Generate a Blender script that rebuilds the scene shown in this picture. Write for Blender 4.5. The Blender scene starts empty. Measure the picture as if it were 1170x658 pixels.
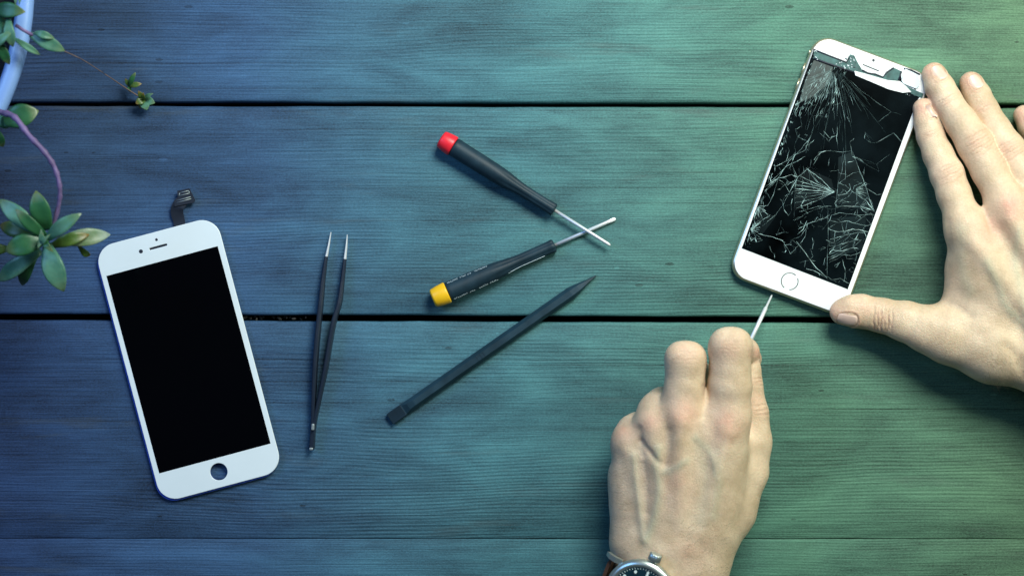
import bpy, bmesh, math, random
import numpy as np
from mathutils import Vector, Matrix, noise as mnoise
from mathutils.bvhtree import BVHTree

random.seed(7)
rng = np.random.RandomState(7)
S = bpy.context.scene
COL = S.collection
H = 1.0                      # camera height above the table, metres
PX = 0.65 / 1170.0           # metres per photo pixel on the table plane


def P(px, py, z=0.0):
    """photo pixel at real height z (metres) -> world point"""
    k = PX * (1 - z / H)
    return Vector(((px - 585) * k, -(py - 329) * k, z))


def mm(px, py, z):
    v = P(px, py, z * 0.001)
    return np.array((v.x, v.y, v.z)) * 1000.0


# ------------------------------------------------------------------ helpers
def link(name, me, mats, parent=None, smooth=True):
    o = bpy.data.objects.new(name, me)
    COL.objects.link(o)
    for m in (mats if isinstance(mats, (list, tuple)) else [mats]):
        me.materials.append(m)
    if smooth:
        me.polygons.foreach_set('use_smooth', [True] * len(me.polygons))
    if parent is not None:
        o.parent = parent
    return o


def from_bm(name, bm, mats, parent=None, smooth=False, loc=None):
    me = bpy.data.meshes.new(name)
    bmesh.ops.recalc_face_normals(bm, faces=bm.faces)
    bm.to_mesh(me)
    bm.free()
    return link(name, me, mats, parent, smooth)


def root(name, label, cat, loc=(0, 0, 0), rz=0.0, group=None):
    o = bpy.data.objects.new(name, None)
    COL.objects.link(o)
    o.empty_display_size = 0.02
    o.location = loc
    o.rotation_euler = (0, 0, rz)
    o['label'] = label
    o['category'] = cat
    if group:
        o['group'] = group
    return o


def prism(bm, pts, z0, z1, mat=0):
    vb = [bm.verts.new((p[0], p[1], z0)) for p in pts]
    vt = [bm.verts.new((p[0], p[1], z1)) for p in pts]
    fs = [bm.faces.new(vt), bm.faces.new(vb[::-1])]
    n = len(pts)
    for i in range(n):
        fs.append(bm.faces.new((vb[i], vb[(i + 1) % n], vt[(i + 1) % n], vt[i])))
    for f in fs:
        f.material_index = mat
    return fs


def bevel_mod(o, w, seg=2, ang=35):
    m = o.modifiers.new('bevel', 'BEVEL')
    m.width = w
    m.segments = seg
    m.limit_method = 'ANGLE'
    m.angle_limit = math.radians(ang)
    m.harden_normals = False
    return m


def lathe(bm, prof, seg=32, axis='X', flute=None, mat=None):
    """prof = [(pos, radius)], revolve about local X"""
    rings = []
    for i, (t, r) in enumerate(prof):
        ring = []
        for k in range(seg):
            a = 2 * math.pi * k / seg
            rr = r * (flute(t, a) if flute else 1)
            if axis == 'X':
                co = (t, rr * math.cos(a), rr * math.sin(a))
            else:
                co = (rr * math.cos(a), rr * math.sin(a), t)
            ring.append(bm.verts.new(co))
        rings.append(ring)
    for i in range(len(rings) - 1):
        for k in range(seg):
            f = bm.faces.new((rings[i][k], rings[i][(k + 1) % seg], rings[i + 1][(k + 1) % seg], rings[i + 1][k]))
            f.smooth = True
            if mat:
                f.material_index = mat(i)
    bm.faces.new(rings[0][::-1])
    bm.faces.new(rings[-1])


def sweep(bm, pts, radii, seg=10, sx=1.0, sz=1.0, cap=True):
    """tube along 3d points; radii list; elliptical via sx (lateral) and sz (up)"""
    pts = [Vector(p) for p in pts]
    rings = []
    for i, p in enumerate(pts):
        a = pts[max(i - 1, 0)]
        b = pts[min(i + 1, len(pts) - 1)]
        d = (b - a).normalized()
        up = Vector((0, 0, 1))
        if abs(d.dot(up)) > 0.95:
            up = Vector((0, 1, 0))
        s = d.cross(up).normalized()
        u = s.cross(d).normalized()
        ring = []
        for k in range(seg):
            an = 2 * math.pi * (k + 0.5) / seg
            ring.append(bm.verts.new(p + s * (radii[i] * sx * math.cos(an)) + u * (radii[i] * sz * math.sin(an))))
        rings.append(ring)
    for i in range(len(rings) - 1):
        for k in range(seg):
            f = bm.faces.new((rings[i][k], rings[i][(k + 1) % seg], rings[i + 1][(k + 1) % seg], rings[i + 1][k]))
            f.smooth = seg > 5
    if cap:
        bm.faces.new(rings[0][::-1])
        bm.faces.new(rings[-1])


def spline(pts, n=8):
    """Catmull-Rom"""
    pts = [Vector(p) for p in pts]
    out = []
    for i in range(len(pts) - 1):
        p0 = pts[max(i - 1, 0)]; p1 = pts[i]; p2 = pts[i + 1]; p3 = pts[min(i + 2, len(pts) - 1)]
        for j in range(n):
            t = j / n
            out.append(0.5 * ((2 * p1) + (p2 - p0) * t + (2 * p0 - 5 * p1 + 4 * p2 - p3) * t * t + (3 * p1 - p0 - 3 * p2 + p3) * t ** 3))
    out.append(pts[-1])
    return out


# ------------------------------------------------------------------ materials
def mat_new(name):
    m = bpy.data.materials.new(name)
    m.use_nodes = True
    nt = m.node_tree
    b = nt.nodes['Principled BSDF']
    return m, nt, b


def N(nt, kind, **kw):
    n = nt.nodes.new(kind)
    for k, v in kw.items():
        setattr(n, k, v)
    return n


def simple(name, col, rough=0.5, metal=0.0, bump=0.0, bscale=900.0, var=0.0, spec=0.5, coat=0.0, vscale=60.0):
    m, nt, b = mat_new(name)
    b.inputs['Base Color'].default_value = (*col, 1)
    b.inputs['Roughness'].default_value = rough
    b.inputs['Metallic'].default_value = metal
    b.inputs['Specular IOR Level'].default_value = spec
    b.inputs['Coat Weight'].default_value = coat
    tc = N(nt, 'ShaderNodeTexCoord')
    if var > 0:
        nz = N(nt, 'ShaderNodeTexNoise')
        nz.inputs['Scale'].default_value = vscale
        nz.inputs['Detail'].default_value = 5
        nt.links.new(tc.outputs['Object'], nz.inputs['Vector'])
        r = N(nt, 'ShaderNodeValToRGB')
        r.color_ramp.elements[0].position = 0.3
        r.color_ramp.elements[1].position = 0.7
        r.color_ramp.elements[0].color = (*[c * (1 - var) for c in col], 1)
        r.color_ramp.elements[1].color = (*[min(1, c * (1 + var)) for c in col], 1)
        nt.links.new(nz.outputs['Fac'], r.inputs['Fac'])
        nt.links.new(r.outputs['Color'], b.inputs['Base Color'])
        mr = N(nt, 'ShaderNodeMapRange')
        mr.inputs['To Min'].default_value = rough * 0.85
        mr.inputs['To Max'].default_value = min(1, rough * 1.2)
        nt.links.new(nz.outputs['Fac'], mr.inputs['Value'])
        nt.links.new(mr.outputs['Result'], b.inputs['Roughness'])
    if bump > 0:
        n2 = N(nt, 'ShaderNodeTexNoise')
        n2.inputs['Scale'].default_value = bscale
        n2.inputs['Detail'].default_value = 3
        nt.links.new(tc.outputs['Object'], n2.inputs['Vector'])
        bp = N(nt, 'ShaderNodeBump')
        bp.inputs['Strength'].default_value = 1.0
        bp.inputs['Distance'].default_value = bump
        nt.links.new(n2.outputs['Fac'], bp.inputs['Height'])
        nt.links.new(bp.outputs['Normal'], b.inputs['Normal'])
    return m


def math_node(nt, op, a, b=None, c=None):
    n = N(nt, 'ShaderNodeMath', operation=op)
    for i, v in enumerate((a, b, c)):
        if v is None:
            continue
        if isinstance(v, (int, float)):
            n.inputs[i].default_value = v
        else:
            nt.links.new(v, n.inputs[i])
    return n.outputs[0]


def wood_material():
    m, nt, b = mat_new('weathered_wood_light_cast')
    L = nt.links.new
    tc = N(nt, 'ShaderNodeTexCoord')
    oi = N(nt, 'ShaderNodeObjectInfo')
    sep = N(nt, 'ShaderNodeSeparateXYZ')
    L(tc.outputs['Object'], sep.inputs[0])
    off = math_node(nt, 'MULTIPLY', oi.outputs['Random'], 37.0)
    yy = sep.outputs['Y']
    xx = sep.outputs['X']
    xo = math_node(nt, 'ADD', xx, off)

    def nz(sx, sy, det=4, rough=0.55, dist=0.0, seed=0.0):
        cb = N(nt, 'ShaderNodeCombineXYZ')
        L(math_node(nt, 'MULTIPLY', xo, sx), cb.inputs[0])
        L(math_node(nt, 'MULTIPLY', yy, sy), cb.inputs[1])
        cb.inputs[2].default_value = seed
        n = N(nt, 'ShaderNodeTexNoise')
        n.inputs['Scale'].default_value = 1.0
        n.inputs['Detail'].default_value = det
        n.inputs['Roughness'].default_value = rough
        n.inputs['Distortion'].default_value = dist
        L(cb.outputs[0], n.inputs['Vector'])
        return n.outputs['Fac']

    blotch = nz(10, 30, 6, 0.66, 0.4, 1.0)
    streak = nz(4, 620, 5, 0.62, 0.0, 2.0)
    fibre = nz(22, 1500, 3, 0.7, 0.0, 3.0)
    speck = nz(700, 1100, 4, 0.8, 0.0, 4.0)
    warp = nz(2.2, 9, 3, 0.5, 0.0, 5.0)
    ringmask = nz(3.0, 16, 2, 0.5, 0.0, 6.0)
    ph = math_node(nt, 'ADD', math_node(nt, 'MULTIPLY', yy, 2 * math.pi / 0.0023), math_node(nt, 'MULTIPLY', warp, 110.0))
    ring = math_node(nt, 'SINE', math_node(nt, 'ADD', ph, math_node(nt, 'MULTIPLY', streak, 2.5)))
    rm = N(nt, 'ShaderNodeMapRange')
    rm.inputs['From Min'].default_value = 0.42
    rm.inputs['From Max'].default_value = 0.68
    L(ringmask, rm.inputs['Value'])
    ringm = math_node(nt, 'MULTIPLY', ring, rm.outputs[0])

    def cen(v, amp):
        return math_node(nt, 'MULTIPLY', math_node(nt, 'SUBTRACT', v, 0.5), amp)
    val = math_node(nt, 'ADD', 1.0, cen(blotch, 2.2))
    val = math_node(nt, 'ADD', val, cen(streak, 0.5))
    val = math_node(nt, 'ADD', val, cen(fibre, 1.15))
    val = math_node(nt, 'ADD', val, cen(speck, 2.0))
    val = math_node(nt, 'ADD', val, math_node(nt, 'MULTIPLY', ringm, 0.10))
    lines = nz(1.4, 430, 3, 0.6, 0.0, 14.0)
    lm = N(nt, 'ShaderNodeMapRange')
    lm.inputs['From Min'].default_value = 0.40
    lm.inputs['From Max'].default_value = 0.30
    lm.inputs['To Max'].default_value = 0.38
    L(lines, lm.inputs['Value'])
    val = math_node(nt, 'SUBTRACT', val, lm.outputs[0])
    broad = nz(4.0, 11, 3, 0.6, 0.5, 19.0)
    val = math_node(nt, 'ADD', val, cen(broad, 0.9))
    # small dark pits and pale nicks lying along the grain
    for (sx, sy, th, dv, seed) in ((55, 150, 0.055, -0.5, 0.0), (38, 120, 0.04, 0.45, 11.0)):
        cb = N(nt, 'ShaderNodeCombineXYZ')
        L(math_node(nt, 'MULTIPLY', xo, sx), cb.inputs[0])
        L(math_node(nt, 'MULTIPLY', yy, sy), cb.inputs[1])
        cb.inputs[2].default_value = seed
        v = N(nt, 'ShaderNodeTexVoronoi')
        v.inputs['Scale'].default_value = 1.0
        L(cb.outputs[0], v.inputs['Vector'])
        sc = N(nt, 'ShaderNodeSeparateColor')
        L(v.outputs['Color'], sc.inputs[0])
        pick = math_node(nt, 'GREATER_THAN', sc.outputs[0], 0.86)
        thr = math_node(nt, 'MULTIPLY', sc.outputs[1], th * 3.0)
        hit = math_node(nt, 'LESS_THAN', v.outputs['Distance'], thr)
        val = math_node(nt, 'ADD', val, math_node(nt, 'MULTIPLY', math_node(nt, 'MULTIPLY', hit, pick), dv))
    val = math_node(nt, 'MAXIMUM', val, 0.18)
    # colour cast of the light painted into the boards: blue end running to green
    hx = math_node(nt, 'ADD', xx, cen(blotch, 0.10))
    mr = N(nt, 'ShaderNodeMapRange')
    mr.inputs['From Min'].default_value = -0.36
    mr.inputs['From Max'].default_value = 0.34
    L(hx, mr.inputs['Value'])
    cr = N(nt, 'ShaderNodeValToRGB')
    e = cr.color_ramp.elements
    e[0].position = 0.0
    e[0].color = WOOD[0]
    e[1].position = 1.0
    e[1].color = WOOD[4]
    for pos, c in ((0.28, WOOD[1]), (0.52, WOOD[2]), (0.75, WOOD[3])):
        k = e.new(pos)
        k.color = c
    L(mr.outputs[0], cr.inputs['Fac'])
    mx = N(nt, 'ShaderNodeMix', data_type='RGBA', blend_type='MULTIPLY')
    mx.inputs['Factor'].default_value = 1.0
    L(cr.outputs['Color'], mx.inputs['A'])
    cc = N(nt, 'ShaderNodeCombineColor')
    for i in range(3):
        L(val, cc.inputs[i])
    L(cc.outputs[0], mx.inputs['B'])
    # bare brown wood wearing through in a few patches
    wear = nz(11, 70, 4, 0.6, 0.3, 8.0)
    wm = N(nt, 'ShaderNodeMapRange')
    wm.inputs['From Min'].default_value = 0.60
    wm.inputs['From Max'].default_value = 0.80
    wm.inputs['To Max'].default_value = 0.42
    L(wear, wm.inputs['Value'])
    mx2 = N(nt, 'ShaderNodeMix', data_type='RGBA')
    L(wm.outputs[0], mx2.inputs['Factor'])
    L(mx.outputs['Result'], mx2.inputs['A'])
    mx2.inputs['B'].default_value = (0.085, 0.095, 0.09, 1)
    L(mx2.outputs['Result'], b.inputs['Base Color'])
    b.inputs['Roughness'].default_value = 0.62
    b.inputs['Specular IOR Level'].default_value = 0.35
    bh = math_node(nt, 'ADD', math_node(nt, 'MULTIPLY', fibre, 0.9), math_node(nt, 'MULTIPLY', ringm, 0.22))
    bh = math_node(nt, 'ADD', bh, math_node(nt, 'MULTIPLY', streak, 0.8))
    bp = N(nt, 'ShaderNodeBump')
    bp.inputs['Strength'].default_value = 0.9
    bp.inputs['Distance'].default_value = 0.0004
    L(bh, bp.inputs['Height'])
    L(bp.outputs['Normal'], b.inputs['Normal'])
    return m


WOOD = [(0.021, 0.044, 0.125, 1), (0.034, 0.086, 0.175, 1), (0.050, 0.152, 0.178, 1), (0.066, 0.172, 0.128, 1), (0.086, 0.168, 0.094, 1)]  # board colours carry the light's cast, brighter towards the middle and right


def skin_material():
    m, nt, b = mat_new('skin')
    L = nt.links.new
    tc = N(nt, 'ShaderNodeTexCoord')
    at = N(nt, 'ShaderNodeAttribute', attribute_name='tint')
    sep = N(nt, 'ShaderNodeSeparateColor')
    L(at.outputs['Color'], sep.inputs[0])
    nz = N(nt, 'ShaderNodeTexNoise')
    nz.inputs['Scale'].default_value = 55
    nz.inputs['Detail'].default_value = 6
    nz.inputs['Roughness'].default_value = 0.6
    L(tc.outputs['Object'], nz.inputs['Vector'])
    cr = N(nt, 'ShaderNodeValToRGB')
    cr.color_ramp.elements[0].position = 0.33
    cr.color_ramp.elements[0].color = (0.55, 0.395, 0.26, 1)
    cr.color_ramp.elements[1].position = 0.68
    cr.color_ramp.elements[1].color = (0.76, 0.575, 0.41, 1)
    L(nz.outputs['Fac'], cr.inputs['Fac'])

    def mixc(a, col, fac):
        x = N(nt, 'ShaderNodeMix', data_type='RGBA')
        L(fac, x.inputs['Factor'])
        L(a, x.inputs['A'])
        x.inputs['B'].default_value = (*col, 1)
        return x.outputs['Result']
    rn = N(nt, 'ShaderNodeTexNoise')
    rn.inputs['Scale'].default_value = 130
    rn.inputs['Detail'].default_value = 5
    L(tc.outputs['Object'], rn.inputs['Vector'])
    rf = math_node(nt, 'MULTIPLY', sep.outputs[0], math_node(nt, 'MULTIPLY', rn.outputs['Fac'], 1.9))
    c = mixc(cr.outputs['Color'], (0.72, 0.35, 0.26), rf)       # red knuckles and tips
    c = mixc(c, (0.40, 0.46, 0.34), sep.outputs[1])                         # veins under the skin
    c = mixc(c, (0.36, 0.20, 0.13), sep.outputs[2])                         # creases
    n2 = N(nt, 'ShaderNodeTexNoise')
    n2.inputs['Scale'].default_value = 700
    n2.inputs['Detail'].default_value = 3
    L(tc.outputs['Object'], n2.inputs['Vector'])
    mr = N(nt, 'ShaderNodeMapRange')
    mr.inputs['From Min'].default_value = 0.3
    mr.inputs['From Max'].default_value = 0.7
    mr.inputs['To Min'].default_value = 0.93
    mr.inputs['To Max'].default_value = 1.05
    L(n2.outputs['Fac'], mr.inputs['Value'])
    mx = N(nt, 'ShaderNodeMix', data_type='RGBA', blend_type='MULTIPLY')
    mx.inputs['Factor'].default_value = 1
    cc = N(nt, 'ShaderNodeCombineColor')
    for i in range(3):
        L(mr.outputs[0], cc.inputs[i])
    L(c, mx.inputs['A'])
    L(cc.outputs[0], mx.inputs['B'])
    L(mx.outputs['Result'], b.inputs['Base Color'])
    b.inputs['Roughness'].default_value = 0.46
    b.inputs['Specular IOR Level'].default_value = 0.4
    b.inputs['Subsurface Weight'].default_value = 0.18
    b.inputs['Subsurface Radius'].default_value = (1.0, 0.35, 0.2)
    b.inputs['Subsurface Scale'].default_value = 0.004
    vo = N(nt, 'ShaderNodeTexVoronoi')
    vo.inputs['Scale'].default_value = 620
    vo.feature = 'DISTANCE_TO_EDGE'
    L(tc.outputs['Object'], vo.inputs['Vector'])
    h = math_node(nt, 'ADD', math_node(nt, 'MULTIPLY', math_node(nt, 'MINIMUM', vo.outputs['Distance'], 0.12), 6.0), n2.outputs['Fac'])
    bp = N(nt, 'ShaderNodeBump')
    bp.inputs['Strength'].default_value = 0.8
    bp.inputs['Distance'].default_value = 0.00017
    L(h, bp.inputs['Height'])
    L(bp.outputs['Normal'], b.inputs['Normal'])
    return m


M = {}
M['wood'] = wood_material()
M['under'] = simple('gap_shade_black', (0.01, 0.01, 0.012), 0.9)  # near-black, stands in for the shade deep in the board gaps
M['skin'] = skin_material()
M['nail'] = simple('fingernail', (0.70, 0.49, 0.40), 0.36, var=0.06, spec=0.5, coat=0.2, vscale=200)
M['white_glass'] = simple('white_front_glass', (0.84, 0.86, 0.87), 0.22, var=0.02, vscale=30)
M['white_panel'] = simple('bluish_white_panel', (0.77, 0.84, 0.89), 0.25, var=0.02, vscale=30)
M['blue_edge'] = simple('blue_plastic_edge', (0.04, 0.10, 0.55), 0.4)
M['black_glass'] = simple('black_display_glass', (0.0008, 0.001, 0.002), 0.10, spec=0.12)
M['smudged'] = simple('smudged_black_glass', (0.0018, 0.0036, 0.0046), 0.16, spec=0.15, var=0.95, vscale=38)
M['dark'] = simple('dark_recess', (0.012, 0.015, 0.03), 0.5)
M['gold'] = simple('champagne_metal', (0.74, 0.64, 0.46), 0.32, metal=0.85)
M['flex'] = simple('flex_cable', (0.012, 0.016, 0.028), 0.45, bump=0.00004, bscale=600)
M['contact'] = simple('connector_contact', (0.30, 0.34, 0.36), 0.4, metal=0.4)
M['steel'] = simple('bright_steel', (0.78, 0.80, 0.83), 0.42, metal=0.45, bump=0.00002, bscale=1500)
M['tweezer'] = simple('tweezer_coating', (0.010, 0.018, 0.036), 0.42, spec=0.4, bump=0.00003, bscale=900)
M['handle'] = simple('handle_plastic', (0.010, 0.028, 0.044), 0.5, spec=0.3, bump=0.00005, bscale=1200, var=0.25, vscale=120)
M['red'] = simple('red_cap_plastic', (0.80, 0.018, 0.035), 0.4, bump=0.00004, bscale=900, var=0.08)
M['yellow'] = simple('yellow_cap_plastic', (0.90, 0.50, 0.012), 0.4, bump=0.00004, bscale=900, var=0.08)
M['print'] = simple('pale_print', (0.55, 0.66, 0.72), 0.6)
M['nylon'] = simple('black_nylon', (0.011, 0.034, 0.054), 0.5, spec=0.3, bump=0.00008, bscale=700, var=0.25, vscale=90)
M['nylon_dark'] = simple('black_nylon_scuffed', (0.006, 0.020, 0.036), 0.6, spec=0.25, bump=0.0001, bscale=900, var=0.3)
M['pot'] = simple('glazed_pot', (0.24, 0.40, 0.78), 0.4, var=0.06, coat=0.1, vscale=18)
M['soil'] = simple('potting_soil', (0.016, 0.012, 0.010), 0.95, bump=0.003, bscale=160, var=0.5)
M['stem'] = simple('purple_stem', (0.15, 0.10, 0.23), 0.5, var=0.3, vscale=160, bump=0.0003, bscale=300)
M['thread'] = simple('dry_stem', (0.16, 0.11, 0.10), 0.8)
M['grey_metal'] = simple('grey_shield_metal', (0.03, 0.085, 0.085), 0.4, metal=0.3, var=0.35, vscale=300)
M['chip'] = simple('frosted_chip', (0.62, 0.70, 0.74), 0.35, var=0.04)
M['crack'] = simple('crack_glint', (0.36, 0.52, 0.51), 0.35, var=0.85, vscale=220)
M['crack_dim'] = simple('crack_hairline', (0.09, 0.15, 0.15), 0.4, var=0.7, vscale=220)
M['ring'] = simple('home_button_ring', (0.14, 0.15, 0.15), 0.3, metal=0.6)
M['watch_steel'] = simple('brushed_watch_steel', (0.52, 0.58, 0.55), 0.30, metal=0.85, bump=0.00002, bscale=1200)
M['strap'] = simple('brown_leather', (0.06, 0.027, 0.014), 0.5, bump=0.0003, bscale=600, var=0.25)
M['dial'] = simple('blue_watch_dial', (0.006, 0.028, 0.042), 0.25)
M['lume'] = simple('dial_marker', (0.75, 0.85, 0.82), 0.4)
M['hair'] = simple('brown_hair', (0.05, 0.032, 0.02), 0.6)
M['debris'] = simple('dry_crumbs', (0.03, 0.026, 0.022), 0.9, var=0.5)


def leaf_mat(name, c1, c2, tipc):
    m, nt, b = mat_new(name)
    L = nt.links.new
    at = N(nt, 'ShaderNodeAttribute', attribute_name='along')
    tc = N(nt, 'ShaderNodeTexCoord')
    nz = N(nt, 'ShaderNodeTexNoise')
    nz.inputs['Scale'].default_value = 110
    nz.inputs['Detail'].default_value = 5
    L(tc.outputs['Object'], nz.inputs['Vector'])
    cr = N(nt, 'ShaderNodeValToRGB')
    cr.color_ramp.elements[0].position = 0.3
    cr.color_ramp.elements[0].color = (*c1, 1)
    cr.color_ramp.elements[1].position = 0.7
    cr.color_ramp.elements[1].color = (*c2, 1)
    L(nz.outputs['Fac'], cr.inputs['Fac'])
    mr = N(nt, 'ShaderNodeMapRange')
    mr.inputs['From Min'].default_value = 0.72
    mr.inputs['From Max'].default_value = 1.0
    L(at.outputs['Fac'], mr.inputs['Value'])
    x = N(nt, 'ShaderNodeMix', data_type='RGBA')
    L(mr.outputs[0], x.inputs['Factor'])
    L(cr.outputs['Color'], x.inputs['A'])
    x.inputs['B'].default_value = (*tipc, 1)
    L(x.outputs['Result'], b.inputs['Base Color'])
    b.inputs['Roughness'].default_value = 0.38
    b.inputs['Subsurface Weight'].default_value = 0.1
    b.inputs['Subsurface Scale'].default_value = 0.003
    bp = N(nt, 'ShaderNodeBump')
    bp.inputs['Distance'].default_value = 0.0004
    L(nz.outputs['Fac'], bp.inputs['Height'])
    L(bp.outputs['Normal'], b.inputs['Normal'])
    return m


M['leaf_green'] = leaf_mat('leaf_green', (0.012, 0.075, 0.028), (0.035, 0.145, 0.055), (0.13, 0.17, 0.06))
M['leaf_grey'] = leaf_mat('leaf_greygreen', (0.04, 0.14, 0.09), (0.11, 0.27, 0.18), (0.12, 0.20, 0.10))
M['leaf_olive'] = leaf_mat('leaf_olive', (0.04, 0.10, 0.015), (0.09, 0.16, 0.03), (0.20, 0.12, 0.03))
M['leaf_pale'] = leaf_mat('leaf_pale_yellow', (0.10, 0.18, 0.07), (0.25, 0.31, 0.21), (0.26, 0.33, 0.30))

# ------------------------------------------------------------------ table
table = root('plank_table', 'weathered plank tabletop with a blue to green cast of light painted into its boards', 'table')
XL, XR = -0.66, 0.66


def yy_at(edge, x):
    """edge = (photo y at x=0, photo y at x=1170) -> world y at world x"""
    px = x / PX + 585
    return -((edge[0] + (edge[1] - edge[0]) * px / 1170.0) - 329) * PX


plank_edges = [((-380, -379), (-131, -130), 0.0), ((-127, -126), (116.2, 118.6), 0.0), ((121.0, 123.2), (358.8, 362.8), 0.0),
               ((365.6, 369.8), (614.5, 615.1), 0.0), ((614.9, 615.5), (860, 861), -0.0004), ((864, 865), (1100, 1101), 0.0)]
for i, (t, bt, dz) in enumerate(plank_edges):
    bm = bmesh.new()
    nseg = 110
    cy = (yy_at(t, 0) + yy_at(bt, 0)) / 2
    r0 = 0.0020 if i != 4 else 0.0006
    r1 = 0.0020 if i != 3 else 0.0006
    rows = []
    for k in range(nseg + 1):
        x = XL + (XR - XL) * k / nseg
        w0 = 0.00042 * mnoise.noise(Vector((x * 26, i * 7.3, 0))) + 0.0002 * mnoise.noise(Vector((x * 90, i * 3.1, 5)))
        w1 = 0.00042 * mnoise.noise(Vector((x * 26, i * 5.3, 9))) + 0.0002 * mnoise.noise(Vector((x * 90, i * 9.1, 2)))
        y0 = yy_at(t, x) + w0 - cy
        y1 = yy_at(bt, x) + w1 - cy
        prof = [(y0, -0.026), (y0, -r0 - 0.002)]
        for a in (0, 30, 60, 90):
            prof.append((y0 - r0 + r0 * math.cos(math.radians(a)), -r0 + r0 * math.sin(math.radians(a))))
        for q in range(1, 8):
            prof.append((y0 - r0 + (y1 - y0 + r0 + r1) * q / 8, 0))
        for a in (90, 60, 30, 0):
            prof.append((y1 + r1 - r1 * math.cos(math.radians(a)), -r1 + r1 * math.sin(math.radians(a))))
        prof += [(y1, -r1 - 0.002), (y1, -0.026)]
        rows.append([bm.verts.new((x, py, pz + dz)) for py, pz in prof])
    for k in range(nseg):
        n = len(rows[k])
        for j in range(n):
            f = bm.faces.new((rows[k][j], rows[k][(j + 1) % n], rows[k + 1][(j + 1) % n], rows[k + 1][j]))
            f.smooth = True
    bm.faces.new(rows[0])
    bm.faces.new(rows[-1][::-1])
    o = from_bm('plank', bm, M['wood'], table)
    o.location = (0, cy, 0)
    if i == 4:
        o['label'] = 'lowest board butted tight against the one above it'
bm = bmesh.new()
prism(bm, [(XL + .02, -0.41), (XR - .02, -0.41), (XR - .02, 0.37), (XL + .02, 0.37)], -0.05, -0.0265)  # added black sheet below the boards, only to keep the gaps dark
from_bm('added_gap_backing', bm, M['under'], table)

# crumbs in the gap
bm = bmesh.new()
for i in range(26):
    px = random.uniform(268, 352)
    c = P(px, 362.2 + (px / 1170) * 4 + random.uniform(-1.6, 1.8), 0) + Vector((0, 0, -random.uniform(0.003, 0.007)))
    s = random.uniform(0.0004, 0.0012)
    mat = Matrix.Translation(c) @ Matrix.Rotation(random.uniform(0, 6), 4, 'Z') @ Matrix.Rotation(random.uniform(-.7, .7), 4, 'X') @ Matrix.Diagonal((s * random.uniform(1, 2.4), s, s * .6, 1))
    bmesh.ops.create_icosphere(bm, subdivisions=1, radius=1, matrix=mat)
o = from_bm('dry_crumbs', bm, M['debris'])
o['kind'] = 'stuff'
o['label'] = 'dry crumbs and leaf bits caught in the gap between two boards'
o['category'] = 'debris'


# ------------------------------------------------------------------ 2d shape helper (with holes)
def rrect(cx, cy, w, h, r, n=8, power=2.0):
    pts = []
    for (sx, sy, a0) in ((1, 1, 0), (-1, 1, 90), (-1, -1, 180), (1, -1, 270)):
        for k in range(n + 1):
            a = math.radians(a0 + 90 * k / n)
            pts.append((cx + sx * (w / 2 - r) + r * math.cos(a), cy + sy * (h / 2 - r) + r * math.sin(a)))
    return pts


def circle(cx, cy, r, n=32):
    return [(cx + r * math.cos(2 * math.pi * k / n), cy + r * math.sin(2 * math.pi * k / n)) for k in range(n)]


def plate(name, outlines, z0, z1, mats, parent, bevel=0.0):
    cu = bpy.data.curves.new(name, 'CURVE')
    cu.dimensions = '2D'
    cu.fill_mode = 'BOTH'
    for ol in outlines:
        sp = cu.splines.new('POLY')
        sp.points.add(len(ol) - 1)
        for i, p in enumerate(ol):
            sp.points[i].co = (p[0], p[1], 0, 1)
        sp.use_cyclic_u = True
    cu.extrude = (z1 - z0) / 2 - bevel
    cu.bevel_depth = bevel
    cu.bevel_resolution = 2
    cu.offset = -bevel
    tmp = bpy.data.objects.new('tmp', cu)
    COL.objects.link(tmp)
    bpy.context.view_layer.update()
    me = bpy.data.meshes.new_from_object(tmp.evaluated_get(bpy.context.evaluated_depsgraph_get()))
    bpy.data.objects.remove(tmp)
    bpy.data.curves.remove(cu)
    me.name = name
    for v in me.vertices:
        v.co.z += (z0 + z1) / 2
    me.materials.clear()
    o = link(name, me, mats, parent, smooth=False)
    return o


# ------------------------------------------------------------------ replacement display, left
def frame_at(cx, cy, ang, z):
    """returns loc, function photo px -> local xy (metres) on plane z"""
    c = P(cx, cy, z)
    a = math.radians(ang)

    def loc(px, py):
        v = P(px, py, z) - c
        return (v.x * math.cos(-a) - v.y * math.sin(-a), v.x * math.sin(-a) + v.y * math.cos(-a))
    return Vector((c.x, c.y, 0)), a, loc


ZT = 0.0040
c, a, lc = frame_at(215.4, 410.6, 14.9, ZT)
scr = root('replacement_screen', 'white smartphone screen assembly with intact black display and an empty round button hole', 'phone screen', c, a)
k = PX * (1 - ZT)
W_, L_ = 143.8 * k, 301 * k
hole = lc(249.9, 538.7)
slot_a, slot_b = lc(171.5, 284.2), lc(189.8, 280.0)
smx, smy = (slot_a[0] + slot_b[0]) / 2, (slot_a[1] + slot_b[1]) / 2
slot_len = math.hypot(slot_b[0] - slot_a[0], slot_b[1] - slot_a[1])
cam_p, sen_p = lc(161, 287.3), lc(178.8, 273.9)
out = rrect(0, 0, W_, L_, 22 * k, 10)
hc = circle(*hole, 9.9 * k)
slotp = rrect(smx, smy, slot_len + 2.2 * k, 2.4 * k, 1.15 * k, 5)
plate('front_panel', [out, hc, slotp], ZT - 0.0016, ZT, M['white_panel'], scr, 0.0003)
plate('backing_plate', [rrect(-2.2 * k, -1.9 * k, W_ - 0.2 * k, L_ - 0.2 * k, 22 * k, 10), circle(*hole, 10.4 * k)], 0.0004, ZT - 0.0016, M['blue_edge'], scr)
plate('earpiece_mesh', [rrect(smx, smy, slot_len + 4 * k, 4 * k, 1.9 * k, 5)], ZT - 0.00158, ZT - 0.0012, M['dark'], scr)
tl, tr, br, bl = lc(121.6, 315.3), lc(248.7, 281.2), lc(309.2, 506.4), lc(181.9, 540.5)
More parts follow.
